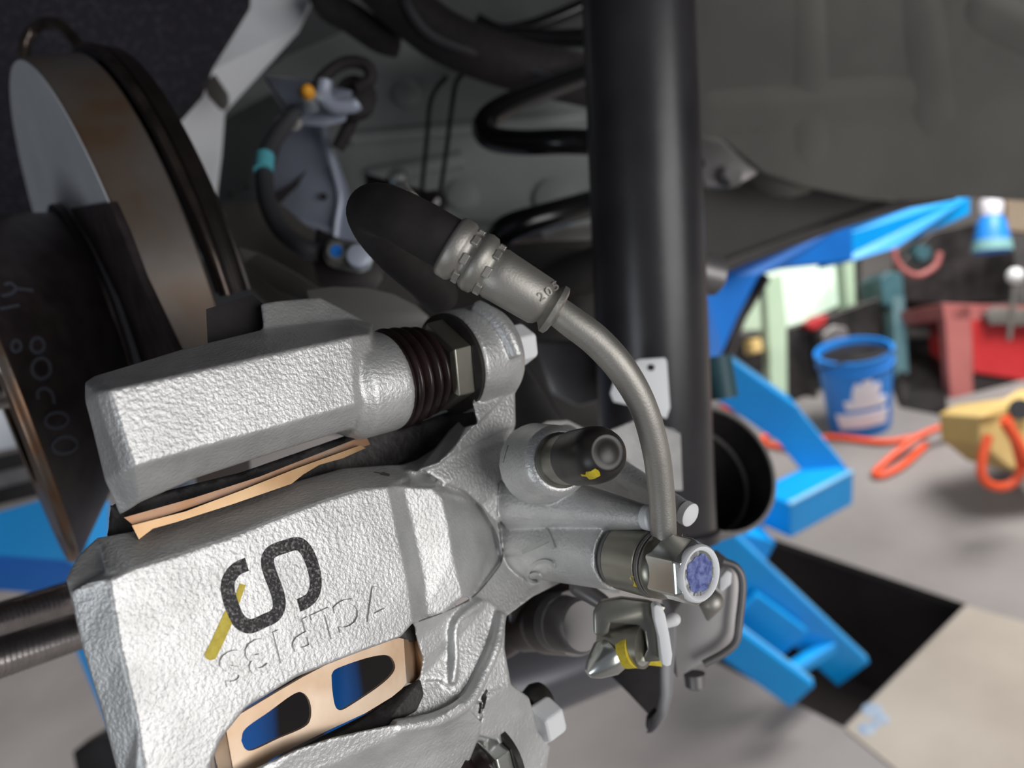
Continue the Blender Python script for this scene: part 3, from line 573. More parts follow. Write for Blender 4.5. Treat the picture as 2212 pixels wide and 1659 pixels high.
obj('bracket_bar', m, 'cast', bk, remesh=.00045, sm=6, label='bright cast bar')
m = MB()
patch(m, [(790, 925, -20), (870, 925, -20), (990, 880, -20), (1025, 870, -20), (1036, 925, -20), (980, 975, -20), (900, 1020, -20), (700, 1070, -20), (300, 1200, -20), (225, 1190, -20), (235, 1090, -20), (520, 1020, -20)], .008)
obj('bracket_leg', m, 'dirtshadecast', bk, remesh=.0008, sm=4, label='dark inner leg, shade painted into its colour')
obj('gap_shade_patch', patch(MB(), [(445, 668, -24), (545, 636, -23), (575, 662, -22), (600, 740, -20), (450, 770, -24)], .006), 'rubber', bk, label='black patch for the dark gap above the bar')  # black patch painted in for the dark gap above the bar
# guide pin boot + hex + bolt
bt = thing('guide_pin_boot', 'ribbed dark brown rubber boot over the upper guide pin', 'rubber boot', pin0)
pr = [(-.001, .0108), (0, .0120)]
s = .0003
kb = (sx(931)-.002)/.0186
for k, (r_, w_) in enumerate([(.0124, .0046*kb), (.0121, .0050*kb), (.0117, .0048*kb), (.0112, .0042*kb)]):
    for j in range(9):
        a = math.pi*j/8; pr.append((s+w_*j/8, r_-.0020+.0020*math.sin(a)))
    s += w_
pr += [(s+.0004, .0098), (s+.001, .0085)]
obj('bellows', MB().rev(pin0, L, pr, 56, caps=False), 'boot', bt, ang=70)
pn = thing('guide_pin', 'upper guide pin hex collar and highlight-white bolt through the caliper eye', 'guide pin', pin0+L*s0)
obj('hex_collar', MB().rev(pin0+L*(sx(928)), L, [(0, .0100), (.0006, .0116), (sx(966)-sx(928), .0118), (sx(968)-sx(928), .0105)], 6, a0=.55, a1=.55+2*math.pi), 'bronze', pn, smooth=False, bevel=.0003)
obj('collar_dark_disc', MB().rev(pin0+L*(s0-.0012), L, [(0, .0118), (.0003, .0130), (.0014, .0130), (.0016, .0118)], 48), 'cap', pn)  # dark disc laid over the face of the caliper eye
gb = thing('guide_pin_bolt', 'bright hex bolt head on the inner side of the upper caliper eye', 'bolt', pin0+L*.045)
hd = pin0+L*(s1+.004)
obj('bolt_head', MB().rev(hd, L, [(0, .0050), (.0002, .0060), (sx(1136)-s1-.005, .0060), (sx(1136)-s1-.004, .0050)], 6, a0=.5, a1=.5+2*math.pi), 'white', gb, smooth=False, bevel=.0006)
obj('bolt_washer', MB().rev(pin0+L*(s1-.001), L, [(0, .0070), (.005, .0070)], 32), 'zinc', gb)
# lower pin
p2 = Q(1060, 1648, -12)
g2 = thing('lower_guide_pin', 'bright hex of the lower guide pin cut by the bottom edge of the picture', 'guide pin', p2)
obj('hex_collar', MB().rev(p2-L*.0035, L, [(0, .0070), (.0006, .0085), (.0050, .0085), (.0054, .007)], 6, a0=.3, a1=.3+2*math.pi), 'zinc', g2, smooth=False, bevel=.0003)
obj('collar_dark_disc', MB().rev(p2+L*.0016, L, [(0, .0092), (.0016, .0092)], 36), 'cap', g2)
obj('bellows', MB().rev(p2-L*.012, L, [(0, .0075), (.002, .0092), (.004, .0078), (.006, .0090), (.0078, .008), (.0088, .006)], 40), 'boot', g2)
b2 = Q(1150, 1575, -12)
g3 = thing('lower_guide_pin_bolt', 'hex bolt head painted highlight white on the lower right lug of the caliper', 'bolt', b2)
obj('bolt_head', MB().rev(b2+L*.001, L, [(0, .0050), (.0004, .0058), (.0062, .0058), (.0072, .0048)], 6, a0=.35, a1=.35+2*math.pi), 'white', g3, smooth=False, bevel=.0006)
obj('pin_shoulder', MB().rev(Q(1140, 1530, -16), L, [(0, .0040), (.004, .0050), (.006, .0045), (.0065, .001)], 24), 'cap', g3)

obj('sooty_ledge', MB().prism([Q(x, y, n_) for x, y, n_ in [(908, 1466, -4), (916, 1500, -4), (900, 1536, -4), (830, 1572, -3), (720, 1600, -2.5), (600, 1655, -2), (520, 1690, -2), (560, 1660, -6), (700, 1588, -6), (800, 1538, -6), (872, 1484, -6)]], ray(760, 1580)*.004), 'dirtshadecast', cal, bevel=.0005, label='dark sooty ledge under the clip')
obj('sooty_corner', MB().prism([Q(x, y, -7) for x, y in [(826, 1372), (850, 1350), (905, 1345), (922, 1372), (905, 1384), (868, 1390), (845, 1392)]], ray(870, 1370)*.004), 'dirtshadecast', cal, bevel=.0005, label='dark sooty corner')
# copper clips
cl = thing('pad_retaining_clip', 'copper-coloured steel clip with two open windows below the letter S', 'spring clip', Q(690, 1490, -3))
def ring_plate(m, outer_, holes, n, th):
    po = [Q(x, y, n) for x, y in outer_]; ph = [[Q(x, y, n) for x, y in h] for h in holes]
    loops = [po]+ph; flat = [p for l_ in loops for p in l_]; tr = tessellate_polygon(loops); k = len(flat); b = len(m.v)
    m.v += flat+[p-N*th for p in flat]
    for t in tr: m.f.append([b+i for i in t]); m.f.append([b+k+i for i in reversed(t)])
    o = 0
    for l_ in loops:
        for i in range(len(l_)):
            j = (i+1) % len(l_); m.f.append([b+o+i, b+o+j, b+k+o+j, b+k+o+i])
        o += len(l_)
    return m
def curve2(pts, n=5): return [(p.x, p.y) for p in smooth_path([Vector((x, y, 0)) for x, y in pts+[pts[0]]], n)[:-1]]
W1 = curve2([(521, 1600), (530, 1574), (580, 1538), (633, 1500), (655, 1497), (670, 1518), (671, 1552), (655, 1572), (600, 1596), (548, 1620), (530, 1618)])
W2 = curve2([(716, 1458), (728, 1444), (790, 1422), (833, 1415), (850, 1427), (851, 1450), (822, 1480), (760, 1522), (736, 1534), (724, 1525), (718, 1492)])
O1 = [(489, 1578), (515, 1545), (600, 1494), (655, 1462), (720, 1428), (800, 1396), (862, 1378), (872, 1380), (878, 1475), (868, 1488), (846, 1506), (790, 1540), (700, 1582), (600, 1632), (545, 1668), (505, 1668)]
obj('clip_plate', ring_plate(MB(), O1, [W1, W2], -5, .0009), 'copper', cl, bevel=0, smooth=False)
obj('clip_fold', MB().prism([Q(870, 1380, -5), Q(894, 1384, -9), (Q(904, 1476, -9)), Q(880, 1476, -5)], ray(890, 1430)*.0008), 'copper', cl, smooth=False)
obj('clip_tab', MB().prism([Q(894, 1384, -9), Q(914, 1380, -5.5), Q(915, 1452, -5.5), Q(903, 1476, -9)], ray(900, 1430)*.0008), 'copper', cl, smooth=False)
obj('clip_tab', MB().prism([Q(487, 1582, -5.5), Q(506, 1668, -5.5), Q(478, 1690, -7), Q(462, 1625, -7)], ray(490, 1600)*.0008), 'copper', cl, smooth=False)
c2 = thing('upper_pad_clip', 'thin copper-coloured clip edge in the gap under the bracket bar', 'spring clip', Q(550, 1050, -10))
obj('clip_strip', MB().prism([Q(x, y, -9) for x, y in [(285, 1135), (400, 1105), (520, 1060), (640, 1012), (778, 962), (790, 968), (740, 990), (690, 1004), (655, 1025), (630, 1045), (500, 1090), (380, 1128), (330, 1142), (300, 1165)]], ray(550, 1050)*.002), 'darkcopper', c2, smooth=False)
obj('clip_backing', MB().prism([Q(x, y, -11) for x, y in [(268, 1118), (420, 1075), (560, 1030), (790, 940), (800, 960), (640, 1014), (520, 1060), (400, 1100), (290, 1136)]], ray(550, 1050)*.002), 'brightrust', c2, smooth=False)

# ================================================================== BLEEDER
bz = thing('bleeder_screw', 'black rubber dust cap with a yellow dab on the bleeder screw', 'bleeder screw', bl0)
lb = (bl1-bl0).length
obj('screw_collar', MB().rev(bl0, bld, [(-.002, .0060), (.0008, .0064), (.0022, .0064), (.0026, .0058), (.0105, .0056), (.0108, .0045)], 40), 'bronze', bz)
capo = obj('rubber_cap', MB().rev(bl0, bld, [(.0085, .0045), (.0086, .0059), (.0098, .0061), (.0180, .0061), (.0205, .0058), (.0225, .0050), (.0235, .0038), (.0232, .0030), (.0238, .0022), (.0238, .0001)], 48), 'cap', bz, ang=60, label='black rubber cap')
bcap = bvh_of(capo)
obj('paint_dab', stroke(bcap, [(1256, 1026), (1276, 1027), (1294, 1018)], [.0003, .0012, .0011, .0003], .0001), 'yellow', bz, label='yellow dab')

# ================================================================== HOSE + BANJO
hs = thing('brake_hose', 'brake hose with crimped steel ferrule and bent grey pipe leading to the banjo bolt', 'brake hose', P(1100, 610, .160))
path = smooth_path([P(*p) for p in [(1190, 662, .1600), (1230, 692, .1605), (1290, 738, .1615), (1345, 800, .163), (1390, 880, .166), (1416, 970, .170), (1428, 1060, .174), (1434, 1165, .178)]], 10)
obj('steel_pipe', MB().tube(path, [.0029+.0003*math.sin(math.pi*min(1, k/40)) for k in range(len(path))], 28), 'nickel', hs, label='dull grey bent steel pipe')
f0 = P(972, 530, .1585); f1 = P(1196, 668, .1600); fd = f1-f0; fl = fd.length
obj('ferrule', MB().rev(f0, fd, [(-.0004, .0056), (0, .0062), (.0006, .0064), (.0024, .0064), (.0029, .0061), (.0036, .0053), (.0048, .0053), (.0054, .0060), (.0064, .0063), (.0078, .0061), (.0086, .0051), (.0096, .0050), (.0106, .0054), (.0122, .0053), (.0210, .0050), (fl-.0022, .0046), (fl-.0016, .0038), (fl-.0010, .0044), (fl-.0004, .0052), (fl+.0006, .0052), (fl+.001, .0044), (fl+.0012, .003)], 48), 'nickel', hs, ang=50, label='crimped steel ferrule')
fdn = fd.normalized(); uu_ = fdn.cross(F).normalized(); vv_ = fdn.cross(uu_)
for s_, r_ in ((.0042, .0053), (.0091, .0050)):
    for k in range(8):
        a = 2*math.pi*(k+.3)/8; e = uu_*math.cos(a)+vv_*math.sin(a); t_ = fdn.cross(e)
        c_ = f0+fdn*s_+e*(r_+.0001)
        obj('crimp_tooth', MB().box(c_, fdn*.0007, t_*.0011, e*.0005), 'nickel', hs, smooth=False, bevel=.0002)
bf = bvh_of(*[o for o in hs.children if o.name.startswith('ferrule')])
for ch, x, y in (('2', 1169, 640), ('0', 1184, 630), ('5', 1197, 619)):
    obj('stamped_number', text_on(bf, ch, x, y, (-.5, -.85), 19, 13, .0005), 'nickel', hs, label='stamped digit '+ch)
path = smooth_path([P(*p) for p in [(990, 540, .1587), (930, 505, .1585), (865, 470, .160), (818, 452, .166), (802, 462, .176), (822, 505, .190), (870, 560, .204), (920, 605, .216), (950, 640, .230)]], 10)
obj('rubber_hose', MB().tube(path, .0054, 28), 'rubber', hs, label='black rubber hose')
fit0 = banj0+bd*.0012
obj('banjo_fitting', MB().rev(fit0, bd, [(0, .0072), (.0004, .0077), (.0100, .0077), (.0104, .0072)], 48), 'bronze', hs, label='olive plated banjo fitting')
obj('fitting_neck', MB().cone(P(1434, 1150, .1785), P(1432, 1195, .183), .0040, .0050, 24, False), 'nickel', hs)
bb = thing('banjo_bolt', 'plated hex banjo bolt with blue paint on its round face', 'bolt', banj1)
obj('crush_washer', MB().rev(banj0, bd, [(0, .0072), (.0003, .0075), (.0012, .0075), (.0014, .0070)], 40), 'bracket', bb)
obj('crush_washer', MB().rev(banj0+bd*.0116, bd, [(0, .0070), (.0003, .0075), (.0012, .0075), (.0014, .0070)], 40), 'bracket', bb)
h0 = banj0+bd*.0130; hl = (banj1-h0).length
obj('bolt_flange', MB().rev(h0, bd, [(0, .0070), (.0004, .0074), (.0014, .0074), (.0024, .0066)], 48), 'bronze', bb)
obj('hex_head', MB().rev(h0+bd*.0014, bd, [(0, .0074), (hl-.0034, .0074), (hl-.0022, .0064)], 6, a0=.2, a1=.2+2*math.pi), 'zinc', bb, smooth=False, bevel=.0004)
obj('head_face', MB().rev(h0+bd*(hl-.0032), bd, [(0, .0060), (.0018, .0062), (.0026, .0061), (.0031, .0057), (.0030, .0052), (.0024, .0048), (.0024, .0001)], 56), 'white', bb, ang=50, label='round end face with a painted white highlight')
bm_ = []
for k in range(40):
    a = 2*math.pi*k/40; bm_.append((random.uniform(.0036, .0043)))
m = MB(); q0 = h0+bd*(hl-.00075); u1 = bd.cross(F).normalized(); v1 = bd.cross(u1)
m.prism([q0+(u1*math.cos(2*math.pi*k/40)+v1*math.sin(2*math.pi*k/40))*bm_[k] for k in range(40)], bd*.00012)
obj('paint_disc', m, 'blueink', bb, label='ragged blue paint spot')

bfit = bvh_of(*[o for o in hs.children if o.name.startswith('banjo_fitting')])
obj('paint_smear', stroke(bfit, [(1362, 1246), (1382, 1256), (1408, 1254)], [.0006, .0015, .0013, .0006], .00006), 'yellow', hs, label='yellow paint smear')
obj('casting_dark_spot', stroke(bc, [(808, 1020), (824, 1023), (842, 1027)], [.0004, .0013, .0004], .00005), 'bracket', casting, label='small dark spot')  # small oval dark spot on the casting
# ================================================================== PARKING BRAKE PARTS
pb = thing('parking_brake_cable_end', 'olive plated clevis with yellow paint holding the parking brake cable', 'cable fitting', P(1350, 1370, .20))
m = MB(); po = [(1283, 1325), (1300, 1300), (1345, 1293), (1400, 1300), (1440, 1312), (1428, 1330), (1428, 1430), (1385, 1432), (1398, 1402), (1392, 1365), (1375, 1352), (1320, 1348), (1316, 1370), (1300, 1378), (1284, 1372)]
obj('clevis_plate', m.prism([P(x, y, .200) for x, y in po], F*.003), 'bronze', pb, bevel=.0006)
obj('clevis_foot', MB().prism([P(x, y, .2045) for x, y in [(1345, 1425), (1390, 1395), (1430, 1390), (1430, 1440), (1400, 1437), (1345, 1434)]], F*.002), 'yellow', pb, label='yellow painted foot')
obj('end_plate', MB().prism([P(x, y, .195) for x, y in [(1411, 1312), (1418, 1306), (1430, 1310), (1438, 1330), (1447, 1375), (1453, 1415), (1450, 1438), (1440, 1441), (1430, 1436), (1424, 1380), (1414, 1340)]], F*.004), 'white', pb, bevel=.0008, label='bright white edge plate')
obj('cable_barrel', MB().cone(P(1310, 1385, .207), P(1392, 1395, .201), .0056, .0056, 28, False), 'bronze', pb)
obj('cable_barrel', MB().cone(P(1330, 1405, .2045), P(1384, 1400, .2002), .0041, .0043, 28, False), 'zinc', pb)
obj('paint_band', MB().cone(P(1352, 1404, .2020), P(1372, 1402, .2003), .0045, .0045, 28, False), 'yellow', pb, label='yellow band')
obj('cable_cone', MB().rev(P(1322, 1412, .203), P(1268, 1458, .200)-P(1322, 1412, .203), [(0, .0048), (.002, .0048), (.0062, .0028), (.0080, .0012)], 28), 'zinc', pb, label='bright conical tip')
obj('rocker_pin', MB().cone(P(1440, 1345, .203), P(1456, 1338, .203), .0014, .0017, 16), 'white', pb)
rd = thing('cable_boot', 'dark brown bolt and rubber boot seen through the gap under the caliper', 'rubber boot', P(1200, 1330, .24))
obj('boot_sleeve', MB().tube(smooth_path([P(*p) for p in [(1080, 1375, .27), (1120, 1350, .262), (1160, 1345, .255), (1205, 1345, .245), (1245, 1345, .235)]]), [.0075]*10+[.0088]*10+[.0095]*13, 24), 'boot', rd)
obj('upper_web', MB().prism([P(x, y, .25) for x, y in [(1095, 1300), (1230, 1250), (1270, 1275), (1300, 1300), (1250, 1330), (1100, 1350)]], F*.006), 'boot', rd, bevel=.001)
obj('bolt_shank', MB().rev(P(1200, 1345, .233), P(1260, 1352, .222)-P(1200, 1345, .233), [(0, .0070), (.0005, .0080), (.0042, .0080), (.0048, .0072), (.0050, .0076), (.0125, .0076), (.0135, .0068)], 36), 'bracket', rd)
obj('stop_finger', MB().cone(P(1250, 1268, .215), P(1300, 1300, .212), .0026, .0022, 14), 'bracket', rd)
# dark bracket hanging behind
hb = thing('actuator_lever', 'dark grey pressed parking brake lever with a long hooked tail below the banjo bolt', 'lever', P(1500, 1350, .24))
obj('lever_body', MB().prism([P(x, y, .245) for x, y in [(1455, 1320), (1480, 1290), (1540, 1240), (1560, 1222), (1585, 1215), (1600, 1240), (1598, 1330), (1592, 1380), (1570, 1405), (1510, 1440), (1462, 1468), (1455, 1400)]], F*.02), 'lever', hb, bevel=.0035)
obj('lever_rim', MB().tube(smooth_path([P(x, y, .241) for x, y in [(1560, 1212), (1590, 1225), (1604, 1260), (1597, 1340), (1590, 1385), (1565, 1410), (1520, 1435)]]), .0012, 10), 'bracket', hb)
obj('lever_tail', MB().loft([[P(x-14, y, .238), P(x+w_, y, .236), P(x+w_, y, .246), P(x-14, y, .246)] for x, y, w_ in [(1428, 1330, 30), (1438, 1380, 22), (1440, 1440, 16), (1440, 1500, 12), (1432, 1545, 9), (1420, 1570, 4), (1408, 1584, 0)]]), 'lever', hb, bevel=.0006)
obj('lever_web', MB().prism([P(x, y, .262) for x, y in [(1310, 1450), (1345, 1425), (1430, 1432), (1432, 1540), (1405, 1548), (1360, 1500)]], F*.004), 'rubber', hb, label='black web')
obj('hook_tip', MB().prism([P(x, y, .250) for x, y in [(1400, 1555), (1420, 1535), (1425, 1560), (1410, 1585), (1398, 1580)]], F*.004), 'darkmetal', hb, bevel=.0006)
obj('lever_stop', MB().rev(P(1500, 1455, .262), V((.1, 1, 0)), [(0, .0035), (.004, .0033), (.005, .002)], 18), 'bracket', hb)
obj('lever_peg', MB().cone(P(1535, 1300, .222), P(1530, 1335, .226), .0036, .0008, 14), 'nickel', hb)
obj('lever_clip', MB().prism([P(x, y, .228) for x, y in [(1555, 1250), (1570, 1232), (1582, 1238), (1580, 1262), (1562, 1278), (1554, 1276)]], F*.003), 'white', hb, bevel=.0004, label='bright clip')
ct = thing('lateral_control_arm', 'glossy dark grey tube of a suspension arm seen through the gap under the caliper', 'suspension arm', P(1200, 1440, .42))
obj('arm_tube', MB().tube([P(960, 1520, .40), P(1330, 1385, .46)], .0235, 36), 'tailgrey', ct)

# ================================================================== LIFT
Z = Vector((0, 0, 1))
lf = thing('scissor_lift', 'bright blue painted scissor lift arms rising from the floor pit', 'car lift', flr(1750, 1350, -.2))
def pbeam(name, a, b, h, w_, mt='lift', up=None, par=None, lab=None):
    a = P(*a); b = P(*b); d = (b-a).normalized(); sd_ = d.cross(up or Z).normalized(); u_ = sd_.cross(d).normalized()
    if h > .03 and lab is None: obj('edge_highlight', MB().beam(a+u_*(h-.001)-sd_*(w_-.004), b+u_*(h-.001)-sd_*(w_-.004), sd_*.005, u_*.003), 'liftedge', par or lf, smooth=False, bevel=.001, label='painted edge highlight')
    return obj(name, MB().beam(a, b, sd_*w_, u_*h), mt, par or lf, smooth=False, bevel=.004, label=lab)
UPR = -V((-.6, .75, .25))
pbeam('scissor_arm', (1420, 714, 1.71), (1690, 905, 1.80), .044, .035, 'lift', UPR)
pbeam('scissor_arm', (1684, 896, 1.80), (1790, 1025, 1.82), .040, .035, 'lift', UPR)
pbeam('cross_plate', (1805, 1040, 1.80), (1670, 1110, 1.70), .040, .045, 'lift', -V((.3, .75, .4)))
pbeam('scissor_arm', (1560, 1165, 1.70), (1640, 1190, 1.72), .045, .04, 'lift')
pbeam('pit_arm', (1450, 1088, 1.60), (1840, 1450, 1.80), .045, .012, 'lift', UPR)
pbeam('pit_arm', (1480, 1315, 1.60), (1730, 1498, 1.66), .036, .012, 'lift', UPR)
pbeam('web_plate', (1590, 1320, 1.68), (1700, 1400, 1.72), .060, .01, 'lift', UPR, lab='light blue web plate')
pbeam('cross_tie', (1700, 1455, 1.68), (1795, 1395, 1.76), .014, .014, 'lift', lab='cross tie with pale edge')
# platform above
pf = thing('lift_platform', 'blue lift platform beam running to the upper right under the car sill', 'car lift', P(1850, 520, 1.7))
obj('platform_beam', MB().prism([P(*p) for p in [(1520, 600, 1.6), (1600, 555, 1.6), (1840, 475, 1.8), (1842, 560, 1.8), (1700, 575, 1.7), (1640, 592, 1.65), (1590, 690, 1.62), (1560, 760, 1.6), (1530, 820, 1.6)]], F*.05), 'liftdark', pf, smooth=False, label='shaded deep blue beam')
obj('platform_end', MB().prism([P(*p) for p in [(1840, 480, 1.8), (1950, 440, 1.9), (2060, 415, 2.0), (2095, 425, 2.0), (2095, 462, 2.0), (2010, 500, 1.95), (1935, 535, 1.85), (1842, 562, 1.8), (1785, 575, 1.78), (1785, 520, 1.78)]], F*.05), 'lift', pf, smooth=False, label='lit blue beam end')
obj('cylinder_rod', MB().tube([P(1540, 820, 1.66), P(1600, 680, 1.68), P(1650, 600, 1.72)], .014, 12), 'darkmetal', pf)
obj('cylinder_rod', MB().tube([P(1560, 790, 1.7), P(1625, 620, 1.75)], .012, 12), 'bracket', pf)
# second platform at lower left
pl2 = thing('left_lift_platform', 'blue and black lift runway seen at the lower left behind the wheel studs', 'car lift', P(100, 1250, 1.0))
obj('runway_beam', MB().prism([P(x, y, .95) for x, y in [(-200, 1160), (0, 1105), (150, 1062), (190, 1100), (190, 1240), (140, 1210), (0, 1200), (-200, 1290)]], F*.05), 'lift', pl2, smooth=False, label='bright blue beam')
obj('runway_side', MB().prism([P(x, y, .97) for x, y in [(-200, 1250), (0, 1190), (180, 1165), (200, 1290), (0, 1275), (-200, 1320)]], F*.04), 'liftdark', pl2, smooth=False)
for k, (y, mt_) in enumerate([(1070, 'darkmetal'), (1035, 'bracket'), (1000, 'darkmetal')]):
    obj('runway_rail', MB().beam(P(-200, y+50, .96), P(220, y-50, .96), V((0, .010, 0)), V((0, 0, .01))), mt_, pl2, smooth=False, bevel=.002)
obj('white_panel', MB().prism([P(x, y, 1.1) for x, y in [(-200, 700), (30, 860), (60, 960), (-200, 1010)]], F*.02), 'white', pl2, smooth=False, label='white painted side')
lp = thing('left_lift_post', 'blue steel lift post behind the lower caliper and its clip windows', 'lift post', P(500, 1600, 1.0))
obj('post_face', MB().prism([P(x, y, .98) for x, y in [(160, 1395), (300, 1380), (420, 1375), (480, 1800), (330, 1800)]], F*.06), 'lift', lp, smooth=False)
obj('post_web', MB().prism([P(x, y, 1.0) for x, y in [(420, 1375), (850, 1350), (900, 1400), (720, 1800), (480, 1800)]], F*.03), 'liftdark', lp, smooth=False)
obj('post_rib', MB().prism([P(x, y, .965) for x, y in [(592, 1440), (700, 1430), (700, 1660), (600, 1660)]], F*.01), 'pit', lp, smooth=False)
obj('post_rib', MB().prism([P(x, y, .965) for x, y in [(770, 1420), (870, 1400), (870, 1560), (790, 1560)]], F*.01), 'pit', lp, smooth=False)
obj('post_foot', MB().prism([P(x, y, 1.05) for x, y in [(155, 1625), (215, 1590), (260, 1590), (290, 1700), (170, 1700)]], F*.04), 'darkmetal', lp, smooth=False, bevel=.003)

# ================================================================== BACKGROUND THINGS
ft = flr(1858, 918)
bk2 = thing('blue_bucket', 'blue plastic bucket with white print standing on the floor behind the lift arm', 'bucket', ft)
rb_ = .120
obj('bucket_wall', MB().rev(ft, Z, [(0, .100), (.01, .103), (.24, rb_), (.242, rb_+.007), (.25, rb_+.007), (.252, rb_+.002), (.272, rb_+.003), (.274, rb_+.009), (.29, rb_+.009), (.29, rb_-.002), (.02, .097), (.02, .001)], 48, caps=False), 'bucket', bk2)
obj('bucket_handle', MB().tube([ft+Z*.25+Vector((math.cos(a)*.130, math.sin(a)*.130, -.06*math.sin(a))) for a in [math.pi+k*math.pi/16 for k in range(17)]], .003, 8), 'hosegrey', bk2)
obj('bucket_dark_disc', MB().rev(ft+Z*.262, Z, [(0, .001), (0, .117), (.006, .115), (.014, .09), (.010, .04), (.020, .001)], 32, caps=False), 'darkmetal', bk2, label='added dark disc that darkens the bucket inside')  # added disc that keeps the inside of the bucket dark
bbk = bvh_of(*[o for o in bk2.children if o.name.startswith('bucket_wall')])
obj('printed_band', stroke(bbk, [(1812, 912), (1865, 908), (1914, 896)], .030, .003), 'print', bk2, label='white printed label band')
for pts_, wv_ in [([(1826, 878), (1856, 876), (1884, 870), (1912, 862)], .018), ([(1850, 862), (1854, 840), (1858, 832)], .016), ([(1872, 860), (1874, 832), (1872, 822)], .017), ([(1890, 854), (1893, 838), (1891, 828)], .016), ([(1844, 868), (1898, 856)], .018)]:
    obj('printed_emblem', stroke(bbk, pts_, wv_, .003), 'print', bk2, label='white shell-like emblem stroke')
# air hose
def floor_path(pts, z=.012): return smooth_path([flr(x, y, z+(p_ if p_ else 0)) for x, y, p_ in pts], 8)
oh = thing('orange_air_hose', 'orange air hose looped on the floor from the bucket to the yellow box', 'air hose', flr(2000, 960))
obj('hose', MB().tube(floor_path([(1560, 880, 0), (1620, 893, 0), (1650, 905, 0)]), .012, 10), 'hoseorange', oh)
obj('hose', MB().tube(floor_path([(1640, 950, 0), (1680, 935, 0), (1740, 950, 0), (1800, 944, 0), (1900, 955, 0), (1960, 948, 0), (2000, 938, 0)]), .011, 10), 'hoseorange', oh)
obj('hose', MB().tube(floor_path([(1650, 958, 0), (1700, 968, 0), (1730, 975, 0)]), .011, 10), 'hoseorange', oh)
obj('hose', MB().tube(floor_path([(2130, 906, 0), (2060, 915, .05), (1990, 940, .04), (1940, 975, .02), (1900, 1010, 0), (1890, 1022, 0), (1905, 1027, 0), (1950, 1005, 0), (2000, 960, 0)]), .011, 10), 'hoseorange', oh)
obj('hose', MB().tube([P(p.x, p.y, 2.05) for p in smooth_path([Vector((x, y, 0)) for x, y in [(2135, 940), (2122, 990), (2122, 1030), (2145, 1050), (2180, 1048), (2205, 1020), (2200, 980), (2185, 930), (2170, 900)]], 8)], .012, 10), 'hoseorange', oh, label='coil hanging over the yellow box')
obj('hose', MB().tube([P(x, y, 2.02) for x, y in [(2170, 910), (2195, 950), (2212, 985), (2240, 1020)]], .014, 10), 'hoseorange', oh)
# yellow box
yb = thing('yellow_box', 'dusty yellow cardboard box on the floor at the right edge', 'box', flr(2200, 1010))
v0 = P(2116, 902, 2.15); ex = V((.36, -.02, .10)); ed = V((-.04, .17, .03))
obj('box_side', MB().prism([P(x, y, 2.15) for x, y in [(2113, 900), (2150, 880), (2300, 860), (2300, 1040), (2180, 1010), (2118, 960)]], F*.2), 'tan', yb, smooth=False, bevel=.005)
obj('box_flap', MB().prism([P(2113, 900, 2.14), P(2200, 842, 2.35), P(2300, 830, 2.4), P(2260, 880, 2.2), P(2150, 895, 2.14)], Vector((0, 0, -.01))), 'tan', yb, smooth=False)
obj('box_opening', MB().rev(P(2205, 884, 2.13), F, [(0, .028), (.01, .028)], 24), 'hosegrey', yb, label='dark round opening')
# red cart
rcx = thing('red_tool_cart', 'red steel tool cart standing at the right edge of the picture', 'tool cart', flr(2100, 900))
def vbox(name, a, b, th, mt, par, lab=None):
    q = [P(*a), P(b[0], a[1], a[2]), P(*b), P(a[0], b[1], a[2])]
    return obj(name, MB().prism(q, F*th), mt, par, smooth=False, bevel=.004, label=lab)
q = lambda x, y, d=2.9: P(x, y, d)
obj('leg', MB().prism([q(2040, 660), q(2098, 660), q(2106, 888), q(2056, 895)], F*.05), 'pinkred', rcx, smooth=False, bevel=.004, label='faded red leg')
obj('drawer_panel', MB().prism([q(2098, 690), q(2330, 700), q(2330, 840), q(2104, 805)], F*.3), 'red', rcx, smooth=False, bevel=.004, label='bright red drawer panel')
obj('cart_top', MB().prism([q(2036, 655), q(2330, 665), q(2330, 700), q(2040, 690)], F*.35), 'pinkred', rcx, smooth=False, bevel=.004)
obj('under_shelf', MB().prism([q(2100, 812), q(2330, 845), q(2330, 960), q(2106, 885)], F*.02), 'pit', rcx, smooth=False)
rag = thing('pale_rag', 'crumpled pale rag lying on the red cart', 'rag', q(2160, 690, 2.85))
obj('rag_cloth', MB().prism([q(x, y, 2.86) for x, y in [(2128, 675), (2150, 662), (2200, 666), (2260, 672), (2260, 700), (2190, 705), (2165, 700), (2140, 702)]], F*.03), 'flatarm', rag, bevel=.006)
jk = thing('lever_handle', 'thin pale upright lever with a bright round knob in front of the red cart', 'handle', q(2190, 735, 2.6))
obj('lever_rod', MB().tube([q(2192, 600, 2.6), q(2180, 735, 2.6)], .008, 10), 'flatarm', jk)
obj('lever_knob', MB().rev(q(2193, 596, 2.6), Z, [(-.026*math.cos(math.pi*k/8), .026*math.sin(math.pi*k/8)) for k in range(9)], 18, caps=False), 'white', jk)
jg = thing('blue_spray_bottle', 'blue bottle with a white cap standing above the red cart', 'bottle', q(2145, 540, 2.9))
jp = q(2143, 545, 2.9); ju = (q(2140, 430, 2.9)-jp); jl = ju.length
obj('bottle_body', MB().rev(jp, ju, [(0, .060), (.01, .066), (jl*.35, .055), (jl*.6, .045), (jl*.7, .03)], 28), 'bucket', jg)
obj('bottle_label', MB().rev(jp, ju, [(jl*.02, .067), (jl*.22, .062)], 28), 'teal', jg)
obj('bottle_cap', MB().rev(jp+ju*.68, ju, [(0, .036), (jl*.22, .040), (jl*.34, .030)], 24), 'jugw', jg)
